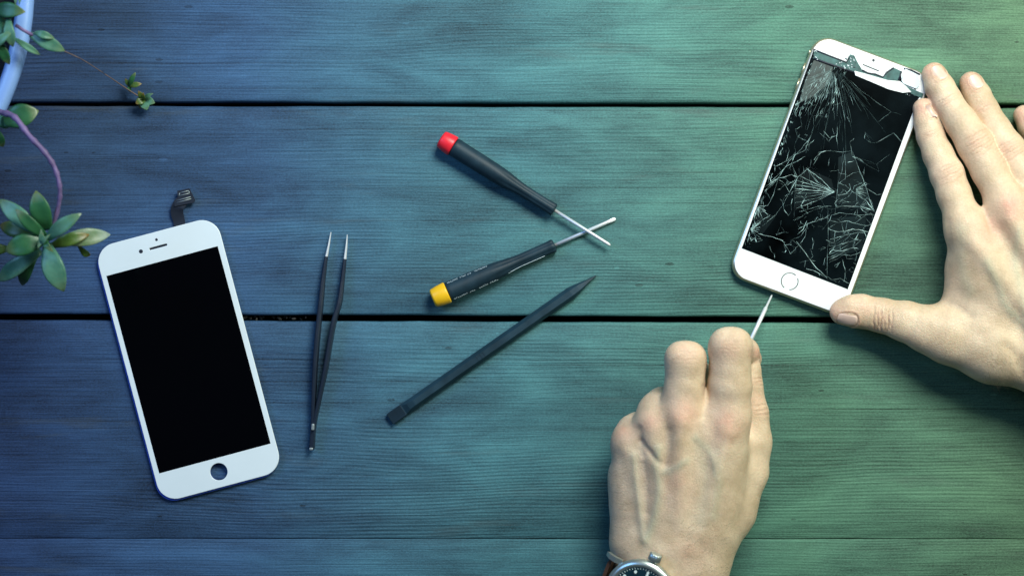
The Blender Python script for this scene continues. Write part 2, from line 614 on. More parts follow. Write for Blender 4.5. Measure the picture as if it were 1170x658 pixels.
plate('display', [[bl, br, tr, tl]], ZT, ZT + 0.00006, M['black_glass'], scr)
plate('camera_window', [circle(*cam_p, 2.3 * k, 20)], ZT, ZT + 0.00005, M['dark'], scr)
plate('sensor_window', [circle(*sen_p, 1.6 * k, 16)], ZT, ZT + 0.00005, M['dark'], scr)
# flex cable: a ribbon coming from behind, bent, with its connector
cab = [(205, 263), (203.5, 252), (201.5, 243), (203, 236), (208.5, 228.5)]
wid = [12.8, 13.5, 14.5, 14, 14]
zz = [0.0014, 0.0014, 0.0022, 0.0032, 0.0030]
bm = bmesh.new()
cp = spline([(*lc(*p), z) for p, z in zip(cab, zz)], 5)
ws = [np.interp(i / (len(cp) - 1) * (len(wid) - 1), range(len(wid)), wid) * k / 2 for i in range(len(cp))]
prev = None
for i, p in enumerate(cp):
    d = (cp[min(i + 1, len(cp) - 1)] - cp[max(i - 1, 0)])
    s = Vector((d.y, -d.x, 0)).normalized()
    q = [bm.verts.new(p + s * ws[i] + Vector((0, 0, h))) for h in (0.00012, -0.00012)] + [bm.verts.new(p - s * ws[i] + Vector((0, 0, h))) for h in (-0.00012, 0.00012)]
    if prev:
        for j in range(4):
            bm.faces.new((prev[j], prev[(j + 1) % 4], q[(j + 1) % 4], q[j]))
    else:
        bm.faces.new(q)
    prev = q
bm.faces.new(prev[::-1])
cable = from_bm('flex_cable', bm, M['flex'], scr)


def quad_px(lcf, pts):
    return [lcf(*p) for p in pts]


conn = plate('connector', [quad_px(lc, [(199.5, 236), (199, 229), (203, 226), (202.5, 218), (216.5, 215.5), (219, 221), (223, 228.5), (221.5, 231.5)])], 0.0030, 0.0042, M['flex'], cable)
bm = bmesh.new()
for seg in ([(202, 231.8), (218.5, 227.2)], [(202, 229.4), (218, 225)], [(204.5, 224), (216.8, 220.8)], [(205.5, 220.6), (215.5, 218)], [(216.8, 220.8), (215.5, 218)], [(204.5, 224), (205.5, 220.6)]):
    a0, b0 = lc(*seg[0]), lc(*seg[1])
    sweep(bm, [(*a0, 0.0043), (*b0, 0.0043)], [0.0003, 0.0003], 6)
from_bm('contact_row', bm, M['contact'], conn, True)

# ------------------------------------------------------------------ cracked phone, right
ZP = 0.0073
c, a, pc = frame_at(949.2, 200.2, -20.5, ZP)
ph = root('cracked_phone', 'white and champagne smartphone with shattered black display held between the fingers', 'phone', c, a)
k = PX * (1 - ZP)
W_, L_ = 142 * k, 295 * k
body = plate('body', [rrect(0, 0, W_, L_, 21 * k, 12)], 0.0002, ZP - 0.0006, M['gold'], ph, 0.0018)
b1 = pc(902.4, 316.8)  # placeholder keeps the home button on the glass
hb = pc(902.3, 321.3)
plate('front_glass', [rrect(0, 0, W_ - 4.4 * k, L_ - 4.2 * k, 19.5 * k, 12)], ZP - 0.0007, ZP, M['white_glass'], ph, 0.00025)
# broken-off far corner of the display: ragged outline
disp = [(929.9, 56.5), (847.4, 283.8), (968.6, 330.6), (1047.5, 116), (1053, 108), (1040, 104.5), (1030, 92), (1029.5, 82.5), (1021, 78.2), (1010, 88), (1000, 85.2), (985, 80.8), (976, 64.5), (972, 63.2), (967.5, 71), (940, 60.8)]
plate('display', [quad_px(pc, disp)[::-1]], ZP, ZP + 0.00005, M['smudged'], ph)
# home button ring with its gap
bm = bmesh.new()
ringpts = []
for i in range(41):
    an = math.radians(-72 + i * 322 / 40)
    ringpts.append((hb[0] + 9.6 * k * math.cos(an), hb[1] + 9.6 * k * math.sin(an), ZP + 0.00004))
for s0, s1 in ((0, 15), (17, 41)):
    sweep(bm, ringpts[s0:s1], [0.00032] * len(ringpts[s0:s1]), 6, 1.0, 0.4)
from_bm('home_button_ring', bm, M['ring'], ph, True)
plate('earpiece_slot', [[pc(986, 73.4), pc(1004.3, 80.8), pc(1003.9, 82.1), pc(985.6, 74.7)]], ZP + 0.00001, ZP + 0.00006, M['dark'], ph)
plate('front_camera', [circle(*pc(998, 69.3), 1.6 * k, 16)], ZP + 0.00001, ZP + 0.00006, M['dark'], ph)
# side buttons on the left edge
for (pa, pb, nm) in (((917.5, 70.5), (913, 82), 'volume_button'), ((910.5, 88), (906, 100), 'volume_button'), ((923.5, 55.5), (922, 60), 'mute_switch')):
    A, B = Vector((*pc(*pa), 0.0038)), Vector((*pc(*pb), 0.0038))
    A.x = B.x = -W_ / 2 - 0.0001
    bm = bmesh.new()
    sweep(bm, [A, B], [0.0011, 0.0011], 10, 0.62, 1.0)
    from_bm(nm, bm, M['gold'], ph, True)
# exposed shield under the broken glass
shield = [(930, 57), (967, 70.5), (969, 66), (971.5, 62.5), (976, 63.8), (980, 72), (985, 80), (992, 83.5), (1000, 84.5), (1009, 88), (1012, 84), (1014, 82), (1021, 77.6), (1030, 81.8), (1027, 92.4), (1013, 91.5), (1000, 87.5), (985, 84.5), (976, 82), (960, 78), (944, 72.5), (929.5, 66.5)]
plate('metal_shield', [quad_px(pc, shield)[::-1]], ZP, ZP + 0.00012, M['grey_metal'], ph)
# dark line along the lower edge of the glass and bits of it
bm = bmesh.new()
for seg in ([(929.5, 57), (950, 65), (967, 71.5), (970, 67)], [(929.5, 67), (945, 72.5), (960, 77.5), (976, 83)], [(985, 80.5), (992, 84), (1000, 85), (1009, 88.5), (1013, 83), (1021, 77.8)], [(1030, 81.8), (1026.5, 92.5)], [(1033, 78.5), (1041, 80.5), (1051, 85.5)]):
    sweep(bm, [(*pc(*q), ZP + 0.00014) for q in seg], [0.00055] * len(seg), 6, 1, .6)
from_bm('broken_glass_edge', bm, M['dark'], ph, True)
plate('white_glass_shard', [quad_px(pc, [(976, 81.5), (988, 84.5), (1000, 88), (1014, 92), (1028, 93.2), (1034, 98), (1041, 105.5), (1031, 106.5), (1015, 102.5), (995, 94), (977, 86.5)])[::-1]], ZP + 0.00012, ZP + 0.0007, M['white_glass'], ph, 0.00008)
plate('white_glass_shard', [quad_px(pc, [(1034, 79), (1049, 86.5), (1050, 98), (1046.5, 102), (1031.5, 96), (1029.5, 92.5)])[::-1]], ZP + 0.0002, ZP + 0.0012, M['chip'], ph, 0.0001)
plate('dark_glass_shard', [quad_px(pc, [(1032, 97.5), (1046, 103.5), (1055, 107.5), (1053.5, 112.5), (1041, 107.5)])[::-1]], ZP + 0.0001, ZP + 0.0005, M['grey_metal'], ph, 0.00005)

bm = bmesh.new()
for mk, cnt in ((0, 34), (1, 26), (2, 20)):
    for i in range(cnt):
        t = random.random()
        if t < .55:
            x, y = random.uniform(954, 977), random.uniform(62, 79)
            if y < 62 + (977 - x) * .35:
                continue
        elif t < .75:
            x, y = random.uniform(929, 934), random.uniform(58, 70)
        else:
            x, y = random.uniform(1034, 1052), random.uniform(99, 110)
        q = pc(x, y)
        if abs(q[0]) > W_ / 2 - .002:
            continue
        r_ = random.uniform(.0003, .0009)
        a_ = random.uniform(0, 6.28)
        z_ = ZP + 0.0002 + random.uniform(0, .0002)
        tri = [(q[0] + r_ * random.uniform(.5, 1.5) * math.cos(a_ + d_), q[1] + r_ * random.uniform(.4, 1) * math.sin(a_ + d_)) for d_ in (0, 1.9, 3.6)]
        prism(bm, tri, z_ - 0.0002, z_ + 0.0001, mk)
o = from_bm('splintered_glass', bm, [M['chip'], M['dark'], M['grey_metal']], ph)
o['kind'] = 'stuff'

M['facet'] = simple('tilted_glass_facet', (0.0035, 0.0085, 0.010), 0.2, var=0.7, vscale=60)
M['facet2'] = simple('crazed_glass', (0.014, 0.030, 0.030), 0.35, var=0.8, vscale=170)
for mk, fp in (('facet', [(958, 180), (974, 173), (986, 205), (999, 241), (975, 238), (956, 232)]), ('facet', [(921, 192), (950, 205), (953, 219), (908, 241), (908, 205)]),
               ('facet', [(866, 240), (886, 248), (871, 268), (864, 262)]), ('facet2', [(930, 69), (952, 77), (946, 96), (930, 110), (913, 118), (920, 92)]),
               ('facet', [(948, 250), (990, 246), (985, 285), (950, 296)])):
    plate('glass_facet', [quad_px(pc, fp)[::-1]], ZP + 0.00005, ZP + 0.00007, M[mk], ph)
# crack lines
crk = {'b': bmesh.new(), 'd': bmesh.new()}
crng = random.Random(21)


def crack(pts, w=0.6, kind='b', jag=1.0, sub=3):
    """polyline in photo px, jagged; w = px width"""
    P2 = [pts[0]]
    tl_ = sum(math.hypot(pts[i + 1][0] - pts[i][0], pts[i + 1][1] - pts[i][1]) for i in range(len(pts) - 1))
    jag = min(jag * 0.55, 0.11 * tl_ / (sub * (len(pts) - 1)) + 0.12)
    for i in range(len(pts) - 1):
        x0, y0 = pts[i]; x1, y1 = pts[i + 1]
        for j in range(1, sub + 1):
            t = j / sub
            jx = crng.uniform(-1, 1) * jag * (0 if j == sub and i == len(pts) - 2 else 1)
            jy = crng.uniform(-1, 1) * jag
            P2.append((x0 + (x1 - x0) * t + jx, y0 + (y1 - y0) * t + jy))
    w *= 0.42 * crng.choice((0.55, 0.7, 0.9, 1.25))
    bm = crk[kind]
    z = ZP + 0.00009 + crng.uniform(0, 0.00006)
    loc = []
    for p in P2:
        q = pc(*p)
        if abs(q[0]) > 65.8 * k or q[1] > 127 * k or q[1] < -112.5 * k:
            if len(loc) > 1:
                break
            loc = []
            continue
        loc.append(Vector((*q, z)))
    n = len(loc)
    if n < 2:
        return
    prev = None
    for i, p in enumerate(loc):
        d = loc[min(i + 1, n - 1)] - loc[max(i - 1, 0)]
        if d.length < 1e-9:
            continue
        s = Vector((d.y, -d.x, 0)).normalized() * (w * k * 0.5 * crng.uniform(0.45, 1.3) * (0.5 if i in (0, n - 1) else 1))
        cur = (bm.verts.new(p + s), bm.verts.new(p + Vector((0, 0, 0.00004))), bm.verts.new(p - s))
        if prev:
            for j in range(2):
                bm.faces.new((prev[j], prev[j + 1], cur[j + 1], cur[j]))
        prev = cur


def fan(cx, cy, a0, a1, n, r0, r1, w=0.5, kind='b', jag=0.9, start=0):
    for i in range(n):
        an = math.radians(a0 + (a1 - a0) * (i + crng.uniform(0.1, 0.9)) / n)
        r = crng.uniform(r0, r1)
        pts = []
        m = 4
        for j in range(m + 1):
            rr = start + (r - start) * j / m
            aa = an + crng.uniform(-0.03, 0.03)
            pts.append((cx + rr * math.cos(aa), cy + rr * math.sin(aa)))
        crack(pts, w * crng.uniform(.6, 1.2), kind, jag, 2)


# long rays from the top impact point (angles: 0 = right, 90 = down the photo)
fan(952, 80, 75, 165, 26, 25, 75, 0.55, 'b', 0.8, 3)
fan(958, 82, 40, 120, 16, 30, 95, 0.45, 'd', 0.7, 3)
for seg in ([(962, 84), (985, 105), (1018, 128)], [(960, 86), (985, 118), (1003, 141), (1012, 152)], [(1004, 140), (1018, 128), (1030, 131)], [(1018, 128), (1004, 139)], [(958, 85), (965, 120), (966, 170), (966, 195)], [(953, 82), (950, 110), (945, 140), (940, 160)], [(955, 82), (972, 102), (978, 118)], [(968, 100), (972, 112), (975, 121)], [(963, 100), (968, 96), (973, 104)], [(952, 121), (960, 118), (964, 116)]):
    crack(seg, 0.5, 'b' if crng.random() < .5 else 'd', 0.8, 4)
# crushed glitter near the top left corner
for i in range(150):
    x = crng.uniform(0, 1) ** 1.2 * 42
    y = crng.uniform(0, 1) ** 1.1 * 56
    px = 928 + x - y * 0.37
    py = 70 + y + x * 0.22
    if px < 884:
        continue
    ln = crng.uniform(2, 8)
    an = math.radians(crng.uniform(98, 128))
    crack([(px, py), (px + ln * math.cos(an), py + ln * math.sin(an))], crng.uniform(0.4, 1.3), 'b' if crng.random() < 0.6 else 'd', 0.5, 2)
for i in range(70):
    t = crng.random()
    ed = crng.uniform(-65.5, -62)
    bb = -105 + 225 * t
    ln = crng.uniform(1.5, 6)
    x0, y0 = 949.2 + ed * .937 - bb * .35, 200.2 + ed * .35 + bb * .937
    an = math.radians(crng.uniform(70, 150))
    crack([(x0, y0), (x0 + ln * math.cos(an) * .6, y0 + ln * math.sin(an))], crng.uniform(0.7, 1.7), 'b', 0.5, 2)
# crushed left edge
for i in range(75):
    t = crng.random()
    px = 925 - 76 * t + crng.uniform(0, 1) ** 2 * 10 + 1
    py = 74 + 206 * t
    ln = crng.uniform(2, 7)
    an = math.radians(crng.uniform(60, 160))
    crack([(px, py), (px + ln * math.cos(an), py + ln * math.sin(an))], crng.uniform(0.3, 0.9), 'b' if crng.random() < 0.45 else 'd', 0.5, 2)
# cluster in the upper middle
for seg in ([(936, 152), (944, 158), (948, 163)], [(941, 150), (948, 158), (957, 154)], [(947, 162), (951, 155)], [(957, 145), (956, 158), (957, 166)], [(951, 147), (953, 153)], [(934, 175), (944, 172), (958, 174), (973, 173)], [(930, 183), (938, 174), (950, 172)], [(928, 190), (937, 176)], [(898, 185), (906, 178), (920, 172), (928, 151)], [(889, 204), (902, 184), (916, 170), (925, 158)], [(868, 218), (884, 205), (899, 190), (915, 182), (920, 179)]):
    crack(seg, 0.75, 'b', 0.8, 3)
# left hand web
for seg in ([(872, 215), (889, 204), (905, 200), (911, 203), (926, 191)], [(889, 204), (896, 210), (902, 220)], [(902, 220), (912, 202)], [(902, 220), (896, 232), (886, 246), (871, 258)], [(889, 204), (884, 222), (877, 235), (866, 236)], [(889, 204), (870, 220), (868, 226)], [(885, 206), (869, 217)], [(878, 185), (886, 190), (898, 184), (902, 172)], [(871, 222), (884, 210), (895, 196)], [(905, 188), (911, 203), (908, 215)], [(860, 262), (870, 252), (880, 246)], [(899, 212), (911, 205)]):
    crack(seg, 0.7, 'b', 0.8, 3)
# star burst at the lower left edge
fan(866, 236, 20, 190, 20, 8, 22, 0.8, 'b', 0.6, 1)
fan(857, 262, -60, 60, 9, 5, 16, 0.8, 'b', 0.5, 1)
# the centre fan, rays reaching left to a long near vertical crack
for yy_, x0 in ((196, 925), (201, 914), (206, 909), (211, 908), (216, 908), (221, 908), (226, 908), (232, 908), (238, 910)):
    crack([(953, 220), (932, (220 * 0.45 + yy_ * .55)), (x0, yy_)], 0.85, 'b', 0.7, 4)
crack([(921, 192), (932, 200), (940, 206), (948, 215), (954, 220)], 1.0, 'b', 0.8, 3)
crack([(923, 190), (925, 205), (930, 217)], 0.8, 'b', 1, 3)
for i in range(12):
    x = crng.uniform(915, 945); y = crng.uniform(196, 232)
    crack([(x, y), (x + crng.uniform(-5, 5), y + crng.uniform(2, 7))], 0.7, 'b', .5, 2)
crack([(910, 200), (908, 222), (907, 250)], 0.5, 'd', 0.5, 5)
# triangle on the right of the centre
for seg in ([(965, 176), (962, 195), (957, 211), (956, 225), (954, 245)], [(974, 173), (980, 190), (987, 207), (992, 223), (999, 242)], [(965, 176), (966, 192), (966, 204), (957, 211)], [(957, 209), (966, 212), (974, 219), (980, 222), (990, 220)], [(966, 203), (974, 198), (982, 196)], [(974, 219), (976, 213), (985, 209)], [(974, 219), (968, 226), (957, 231)], [(957, 224), (966, 222), (972, 216), (970, 210)], [(978, 222), (990, 230), (998, 241)], [(957, 236), (970, 236), (982, 236), (996, 240)], [(982, 196), (985, 204)], [(968, 186), (976, 184)], [(948, 196), (958, 195)]):
    crack(seg, 0.75, 'b', 0.8, 3)
fan(976, 218, -45, 40, 12, 8, 17, 0.7, 'b', 0.5, 2)
fan(982, 236, -50, 60, 9, 6, 15, 0.6, 'b', 0.5, 1)
# lower right net
rows_ = []
for j, (sx, sy) in enumerate(((948, 244), (947, 253), (947, 262), (946, 272), (946, 280), (946, 288))):
    row = []
    for i in range(6):
        fx = i / 5
        ex = 1003 - j * 4.6
        row.append((sx + (ex - sx) * fx + crng.uniform(-2, 2), sy + 6 * fx * (-1 if j > 2 else .6) + crng.uniform(-2.5, 2.5)))
    rows_.append(row)
    crack(row, 0.75, 'b', 0.7, 3)
for j in range(5):
    for i in range(6):
        if crng.random() < 0.62:
            a0 = rows_[j][i]; b0 = rows_[j + 1][min(5, max(0, i + crng.choice((-1, 0, 0))))]
            crack([a0, b0], 0.7, 'b', 0.7, 3)
for i in range(9):
    y = 270 + i * 3
    crack([(947, y + 6), (958, y + 1), (970, y - 6 + crng.uniform(-2, 2))], 0.5, 'b' if i % 2 else 'd', 0.6, 3)
for seg in ([(946, 240), (946, 275), (945, 316)], [(913, 242), (921, 240), (935, 236), (950, 236)], [(907, 252), (916, 247), (930, 240), (946, 235)], [(912, 262), (925, 255), (940, 250), (948, 246)], [(911, 268), (918, 262), (922, 252)], [(866, 267), (880, 270), (894, 275), (897, 278)], [(894, 274), (899, 283), (903, 290), (912, 281), (920, 270), (921, 262)], [(910, 276), (917, 285), (930, 303), (945, 317)], [(928, 304), (938, 310), (945, 318)], [(921, 307), (932, 310), (944, 317)], [(912, 280), (905, 274)], [(945, 316), (955, 322), (966, 329)], [(990, 250), (996, 258), (1001, 262)], [(975, 300), (984, 308), (978, 318)], [(962, 296), (966, 310), (964, 322)], [(955, 290), (972, 292), (985, 288)], [(990, 215), (1002, 223), (1008, 222)], [(950, 320), (960, 318), (970, 324)]):
    crack(seg, 0.75, 'b', 0.8, 4)
for i in range(60):
    x = crng.uniform(912, 996); y = crng.uniform(178, 312)
    an = crng.uniform(0, 6.28); ln = crng.uniform(3, 10)
    if (x - 949) * .937 + (y - 200) * .35 > 46:
        continue
    crack([(x, y), (x + ln * math.cos(an), y + ln * math.sin(an))], 0.45, 'd' if crng.random() < .6 else 'b', 0.8, 3)
for i in range(14):
    x = crng.uniform(918, 965); y = crng.uniform(120, 170)
    crack([(x, y), (x + crng.uniform(-6, 4), y + crng.uniform(6, 18))], 0.45, 'd', 0.8, 3)
wp = []
while len(wp) < 320:
    la = crng.uniform(-62, 64); lb = crng.uniform(-75, 124)
    dens = 0.25 + 0.75 * (lb > 10) * (1 if la > -30 else .5) + 0.4 * (la < -30)
    if la > 25 and lb < 0:
        dens = 0.08
    if crng.random() < dens:
        wp.append((949.2 + la * .937 - lb * .35, 200.2 + la * .35 + lb * .937))
for i, p in enumerate(wp):
    near = sorted(range(len(wp)), key=lambda j: (wp[j][0] - p[0]) ** 2 + (wp[j][1] - p[1]) ** 2)[1:4]
    for j in near[:crng.choice((1, 2, 2, 3))]:
        if j > i or crng.random() < .3:
            crack([p, wp[j]], crng.choice((0.4, 0.5, 0.7)), 'd' if crng.random() < .55 else 'b', 0.7, 3)
from_bm('glass_crack', crk['b'], M['crack'], ph)
from_bm('hairline_crack', crk['d'], M['crack_dim'], ph)


# ------------------------------------------------------------------ screwdrivers
def screwdriver(name, label, a_px, b_px, za, zb, capcol, s, flat_tip, group, writing=False):
    """a = cap end, b = shaft tip; s = dict of stations in photo px along the axis"""
    A = P(*a_px, za); B = P(*b_px, zb)
    d = B - A
    Lt = d.length
    tot = math.hypot(b_px[0] - a_px[0], b_px[1] - a_px[1])
    u = Lt / tot
    o = root(name, label, 'screwdriver', A, 0, group)
    o.rotation_euler = d.to_track_quat('X', 'Z').to_euler()
    cap = s['cap'] * u
    tr_ = s['tr'] * u
    he = s['end'] * u
    rc = s['rc']
    rb = s['rb']
    rn = s['rn']
    bm = bmesh.new()
    lathe(bm, [(0.0, rc * .55), (0.0002, rc * .72), (0.0007, rc * .82), (0.0015, rc * 0.87), (cap * .5, rc * .95), (cap - 0.001, rc * 1.0), (cap - 0.0003, rc * .98), (cap, rc * .92)], 40)
    from_bm('end_cap', bm, capcol, o)
    bm = bmesh.new()

    def flute(t, an):
        q = max(0.0, min(1.0, (t - tr_ + 0.003) / 0.012))
        return 1 - q * 0.085 * (0.5 + 0.5 * math.cos(6 * an)) ** 2
    prof = [(cap + 0.00005, rb * .86), (cap + 0.0003, rb * .95), (cap + 0.001, rb)]
    for i in range(1, 13):
        t = cap + (tr_ - cap) * i / 12
        prof.append((t, rb * (1 - 0.04 * (i / 12))))
    for i in range(1, 25):
        q = i / 24
        t = tr_ + (he - tr_) * q
        e = min(1, q * 2.0)
        r = rb * .96 + (rn - rb * .96) * (e * e * (3 - 2 * e))
        if q > .9:
            r += 0.0004 * (q - .9) / .1
        prof.append((t, r))
    prof += [(he + 0.0004, rn * .95), (he + 0.0007, rn * .7)]
    lathe(bm, prof, 60, flute=flute)
    hd = from_bm('handle', bm, M['handle'], o)
    bm = bmesh.new()
    rs = s['rs']
    if flat_tip:
        lathe(bm, [(he - 0.001, rs), (Lt - 0.006, rs), (Lt - 0.0045, rs), (Lt - 0.003, rs * .95), (Lt - 0.0015, rs * .9), (Lt - 0.0004, rs * .7), (Lt, rs * 0.3)], 20)
        for v in bm.verts:
            if v.co.x > Lt - 0.004:
                v.co.z *= 0.4
                v.co.y *= 1.15
    else:
        lathe(bm, [(he - 0.001, rs), (Lt - 0.003, rs), (Lt - 0.0018, rs * .98), (Lt - 0.0006, rs * .75), (Lt, rs * .4)], 20)
    from_bm('shaft', bm, M['steel'], o)
    if writing:
        # rows of tiny worn lettering moulded along both flanks of the handle
        bm = bmesh.new()
        wr = random.Random(4)
        for side in (1, -1):
            t = cap + 0.002
            end = tr_ + (0.0 if side == 1 else 0.030)
            while t < end:
                gl = wr.uniform(0.0005, 0.0011)
                if side == -1 and cap + 0.032 < t < cap + 0.040:
                    t = cap + 0.040
                if side == -1 and t > cap + 0.040:
                    gl = 0.024
                if wr.random() < 0.86:
                    q = min(1, max(0, (t - tr_) / (he - tr_) * 2))
                    r = rb * .965 + (rn - rb * .965) * (q * q * (3 - 2 * q)) + 0.00007
                    if gl > 0.01:
                        r -= 0.0
                    base = 30 if side == 1 else 150
                    for st in range(3 if gl < .01 else 1):
                        a0 = math.radians(base + wr.uniform(-5, 5))
                        a1 = a0 + math.radians(wr.uniform(2, 7) if gl < .01 else 1)
                        x0 = t + (gl * st / 3 if gl < .01 else 0)
                        x1 = x0 + (gl / 3 * wr.uniform(.3, 1.0) if gl < .01 else gl)
                        n = 1 if gl < .01 else 12
                        p0 = []
                        for j in range(n + 1):
                            x = x0 + (x1 - x0) * j / n
                            q = min(1, max(0, (x - tr_) / (he - tr_) * 2))
                            r = rb * .965 + (rn - rb * .965) * (q * q * (3 - 2 * q)) + 0.0001
                            if x < tr_:
                                r = rb * (1 - 0.04 * (x - cap) / (tr_ - cap)) + 0.0001
                            p0.append((x, r * math.cos(a0 + (a1 - a0) * j / n), r * math.sin(a0 + (a1 - a0) * j / n)))
                        sweep(bm, p0, [0.00016] * len(p0), 4)
                t += gl + wr.uniform(0.0002, 0.0005)
        from_bm('printed_mark', bm, M['print'], hd)
    return o


st = dict(cap=17, tr=78, end=152.5, rc=0.0066, rb=0.0060, rn=0.0040, rs=0.00105)
screwdriver('screwdriver', 'slim black screwdriver with red end cap, its shaft crossing over the other', (503.5, 158.5), (697.5, 280.5), 0.0068, 0.0056, M['red'], st, False, 'two slim black screwdrivers lying crossed')
st = dict(cap=19, tr=71, end=151, rc=0.0069, rb=0.0063, rn=0.0042, rs=0.00115)
screwdriver('screwdriver', 'slim black screwdriver with yellow end cap and worn lettering along its handle', (494.0, 341.5), (703.5, 249.8), 0.0070, 0.0016, M['yellow'], st, True, 'two slim black screwdrivers lying crossed', True)

# ------------------------------------------------------------------ spudger
A = P(445.5, 479, 0.004); B = P(681.5, 314.5, 0.0025)
d = B - A
sp = root('spudger', 'long black nylon prying stick with a pointed tip, lying across the board gap', 'prying tool', (A.x, A.y, 0), math.atan2(d.y, d.x))
Ls = math.hypot(d.x, d.y)
u = Ls / math.hypot(236, 164.5)
# stations: x, half width, thickness (top), facet half width
sts = [(0, 6.6, .0030, 5.2), (1.0, 7.2, .0034, 5.8), (20, 7.2, .0040, 5.4), (26, 7.1, .0055, 3.7), (34, 7.0, .0062, 3.2), (120, 7.0, .0064, 3.2), (215, 7.1, .0064, 3.3), (252, 7.2, .0062, 3.4), (262, 5.4, .0056, 3.0), (276, 2.3, .0040, 1.4), (286.5, .7, .0026, .35), (287.6, .25, .0022, .12)]
bm = bmesh.new()
prev = None
for x, hw, th, fw in sts:
    x *= u; hw *= PX * .997; fw *= PX * .997
    z0 = 0.0002
    ring = [(-hw * .55, z0), (-hw, z0 + th * .25), (-hw, z0 + th * .45), (-fw, z0 + th), (fw, z0 + th), (hw, z0 + th * .45), (hw, z0 + th * .25), (hw * .55, z0)]
    q = [bm.verts.new((x, y, z)) for y, z in ring]
    if prev:
        for j in range(8):
            bm.faces.new((prev[j], prev[(j + 1) % 8], q[(j + 1) % 8], q[j]))
    else:
        bm.faces.new(q)
    prev = q
bm.faces.new(prev[::-1])
o = from_bm('shaft', bm, M['nylon'], sp)
bevel_mod(o, 0.00025, 2, 20)
bm = bmesh.new()
prism(bm, [(-0.0002, -6.9 * PX), (19 * u, -6.9 * PX), (19 * u, 6.9 * PX), (-0.0002, 6.9 * PX)], 0.0012, 0.00425)
for v in bm.verts:
    if v.co.x < 0.001 and v.co.z > 0.003:
        v.co.z -= 0.0006
o = from_bm('chisel_end', bm, M['nylon_dark'], sp)
bevel_mod(o, 0.0004, 2)
bm = bmesh.new()
for xx in (121, 126, 130):
    prism(bm, [(xx * u, -3.0 * PX), ((xx + .9) * u, -3.0 * PX), ((xx + .9) * u, 3.0 * PX), (xx * u, 3.0 * PX)], 0.0064, 0.00672)
from_bm('moulded_mark', bm, M['nylon_dark'], sp)

# ------------------------------------------------------------------ tweezers
tw = root('tweezers', 'fine pointed tweezers with dark coated arms and bare steel tips, lying on edge', 'tweezers', P(357, 500, 0))
o0 = P(357, 500, 0)


def strip(name, pts, hw, zz0, zz1, mat, parent):
    """standing ribbon: pts photo px, half width px list, z range lists (m)"""
    bm = bmesh.new()
    prev = None
    n = len(pts)
    for i, p in enumerate(pts):
        zm = (zz0[i] + zz1[i]) / 2
        c = P(p[0], p[1], zm) - o0
        a = P(*pts[max(i - 1, 0)], zm); b = P(*pts[min(i + 1, n - 1)], zm)
        d = b - a
        s = Vector((d.y, -d.x, 0)).normalized() * hw[i] * PX
        e = min(0.0006, hw[i] * PX * .6)
        q = [bm.verts.new((c.x + s.x * f, c.y + s.y * f, z)) for f, z in ((1, zz0[i]), (1, zz1[i] - e), (.45, zz1[i]), (-.45, zz1[i]), (-1, zz1[i] - e), (-1, zz0[i]))]
        if prev:
            for j in range(6):
                bm.faces.new((prev[j], prev[(j + 1) % 6], q[(j + 1) % 6], q[j])).smooth = False
        else:
            bm.faces.new(q)
        prev = q
    bm.faces.new(prev[::-1])
    return from_bm(name, bm, mat, parent)


def sp2(pts, n=6):
    return [(v.x, v.y) for v in spline([(p[0], p[1], 0) for p in pts], n)]


def ramp(n, vals):
    return [float(np.interp(i / (n - 1), np.linspace(0, 1, len(vals)), vals)) for i in range(n)]


armL = sp2([(372.9, 293), (369.5, 318), (366.6, 348), (362.8, 385), (360.3, 418), (358.6, 455), (357.6, 484), (355.6, 512)])
armR = sp2([(394.1, 296), (391.2, 322), (387.9, 346), (380.6, 372), (372.8, 418), (366.2, 450), (359.4, 484), (357.2, 512)])
n = len(armL)
lo = [0.0004] * n
for nm, arm, off in (('arm', armL, 0), ('arm', armR, 0)):
    ar = strip(nm, arm, ramp(n, [1.7, 2.2, 2.5, 2.5, 2.3, 2.0, 1.9, 1.8]), ramp(n, [0.0022, 0.0012, 0.0004, 0.0003, 0.0003, 0.0003, 0.0003, 0.0003]), ramp(n, [0.0052, 0.0065, 0.0085, 0.0095, 0.0095, 0.0085, 0.0075, 0.0070]), M['tweezer'], tw)
    tip = [(378.2, 265.3), (375.8, 279), (372.9, 294)] if arm is armL else [(396.8, 268.2), (395.8, 281), (394.1, 297)]
    strip('steel_tip', tip, [0.45, 1.05, 1.5], [0.0026, 0.0025, 0.0023], [0.0038, 0.0044, 0.0051], M['steel'], ar)
bm = bmesh.new()
bmesh.ops.create_cube(bm, size=1, matrix=Matrix.Translation(P(357.6, 487.5, 0.0088) - o0) @ Matrix.Rotation(math.radians(-3), 4, 'Z') @ Matrix.Diagonal((0.0018, 0.0040, 0.0032, 1)))
o = from_bm('rivet', bm, M['contact'], tw)
bevel_mod(o, 0.0006, 2)
bm = bmesh.new()
bmesh.ops.create_cube(bm, size=1, matrix=Matrix.Translation(P(355.6, 512.5, 0.0068) - o0) @ Matrix.Diagonal((0.0022, 0.0016, 0.003, 1)))
o = from_bm('rivet', bm, M['contact'], tw)
bevel_mod(o, 0.0005, 2)

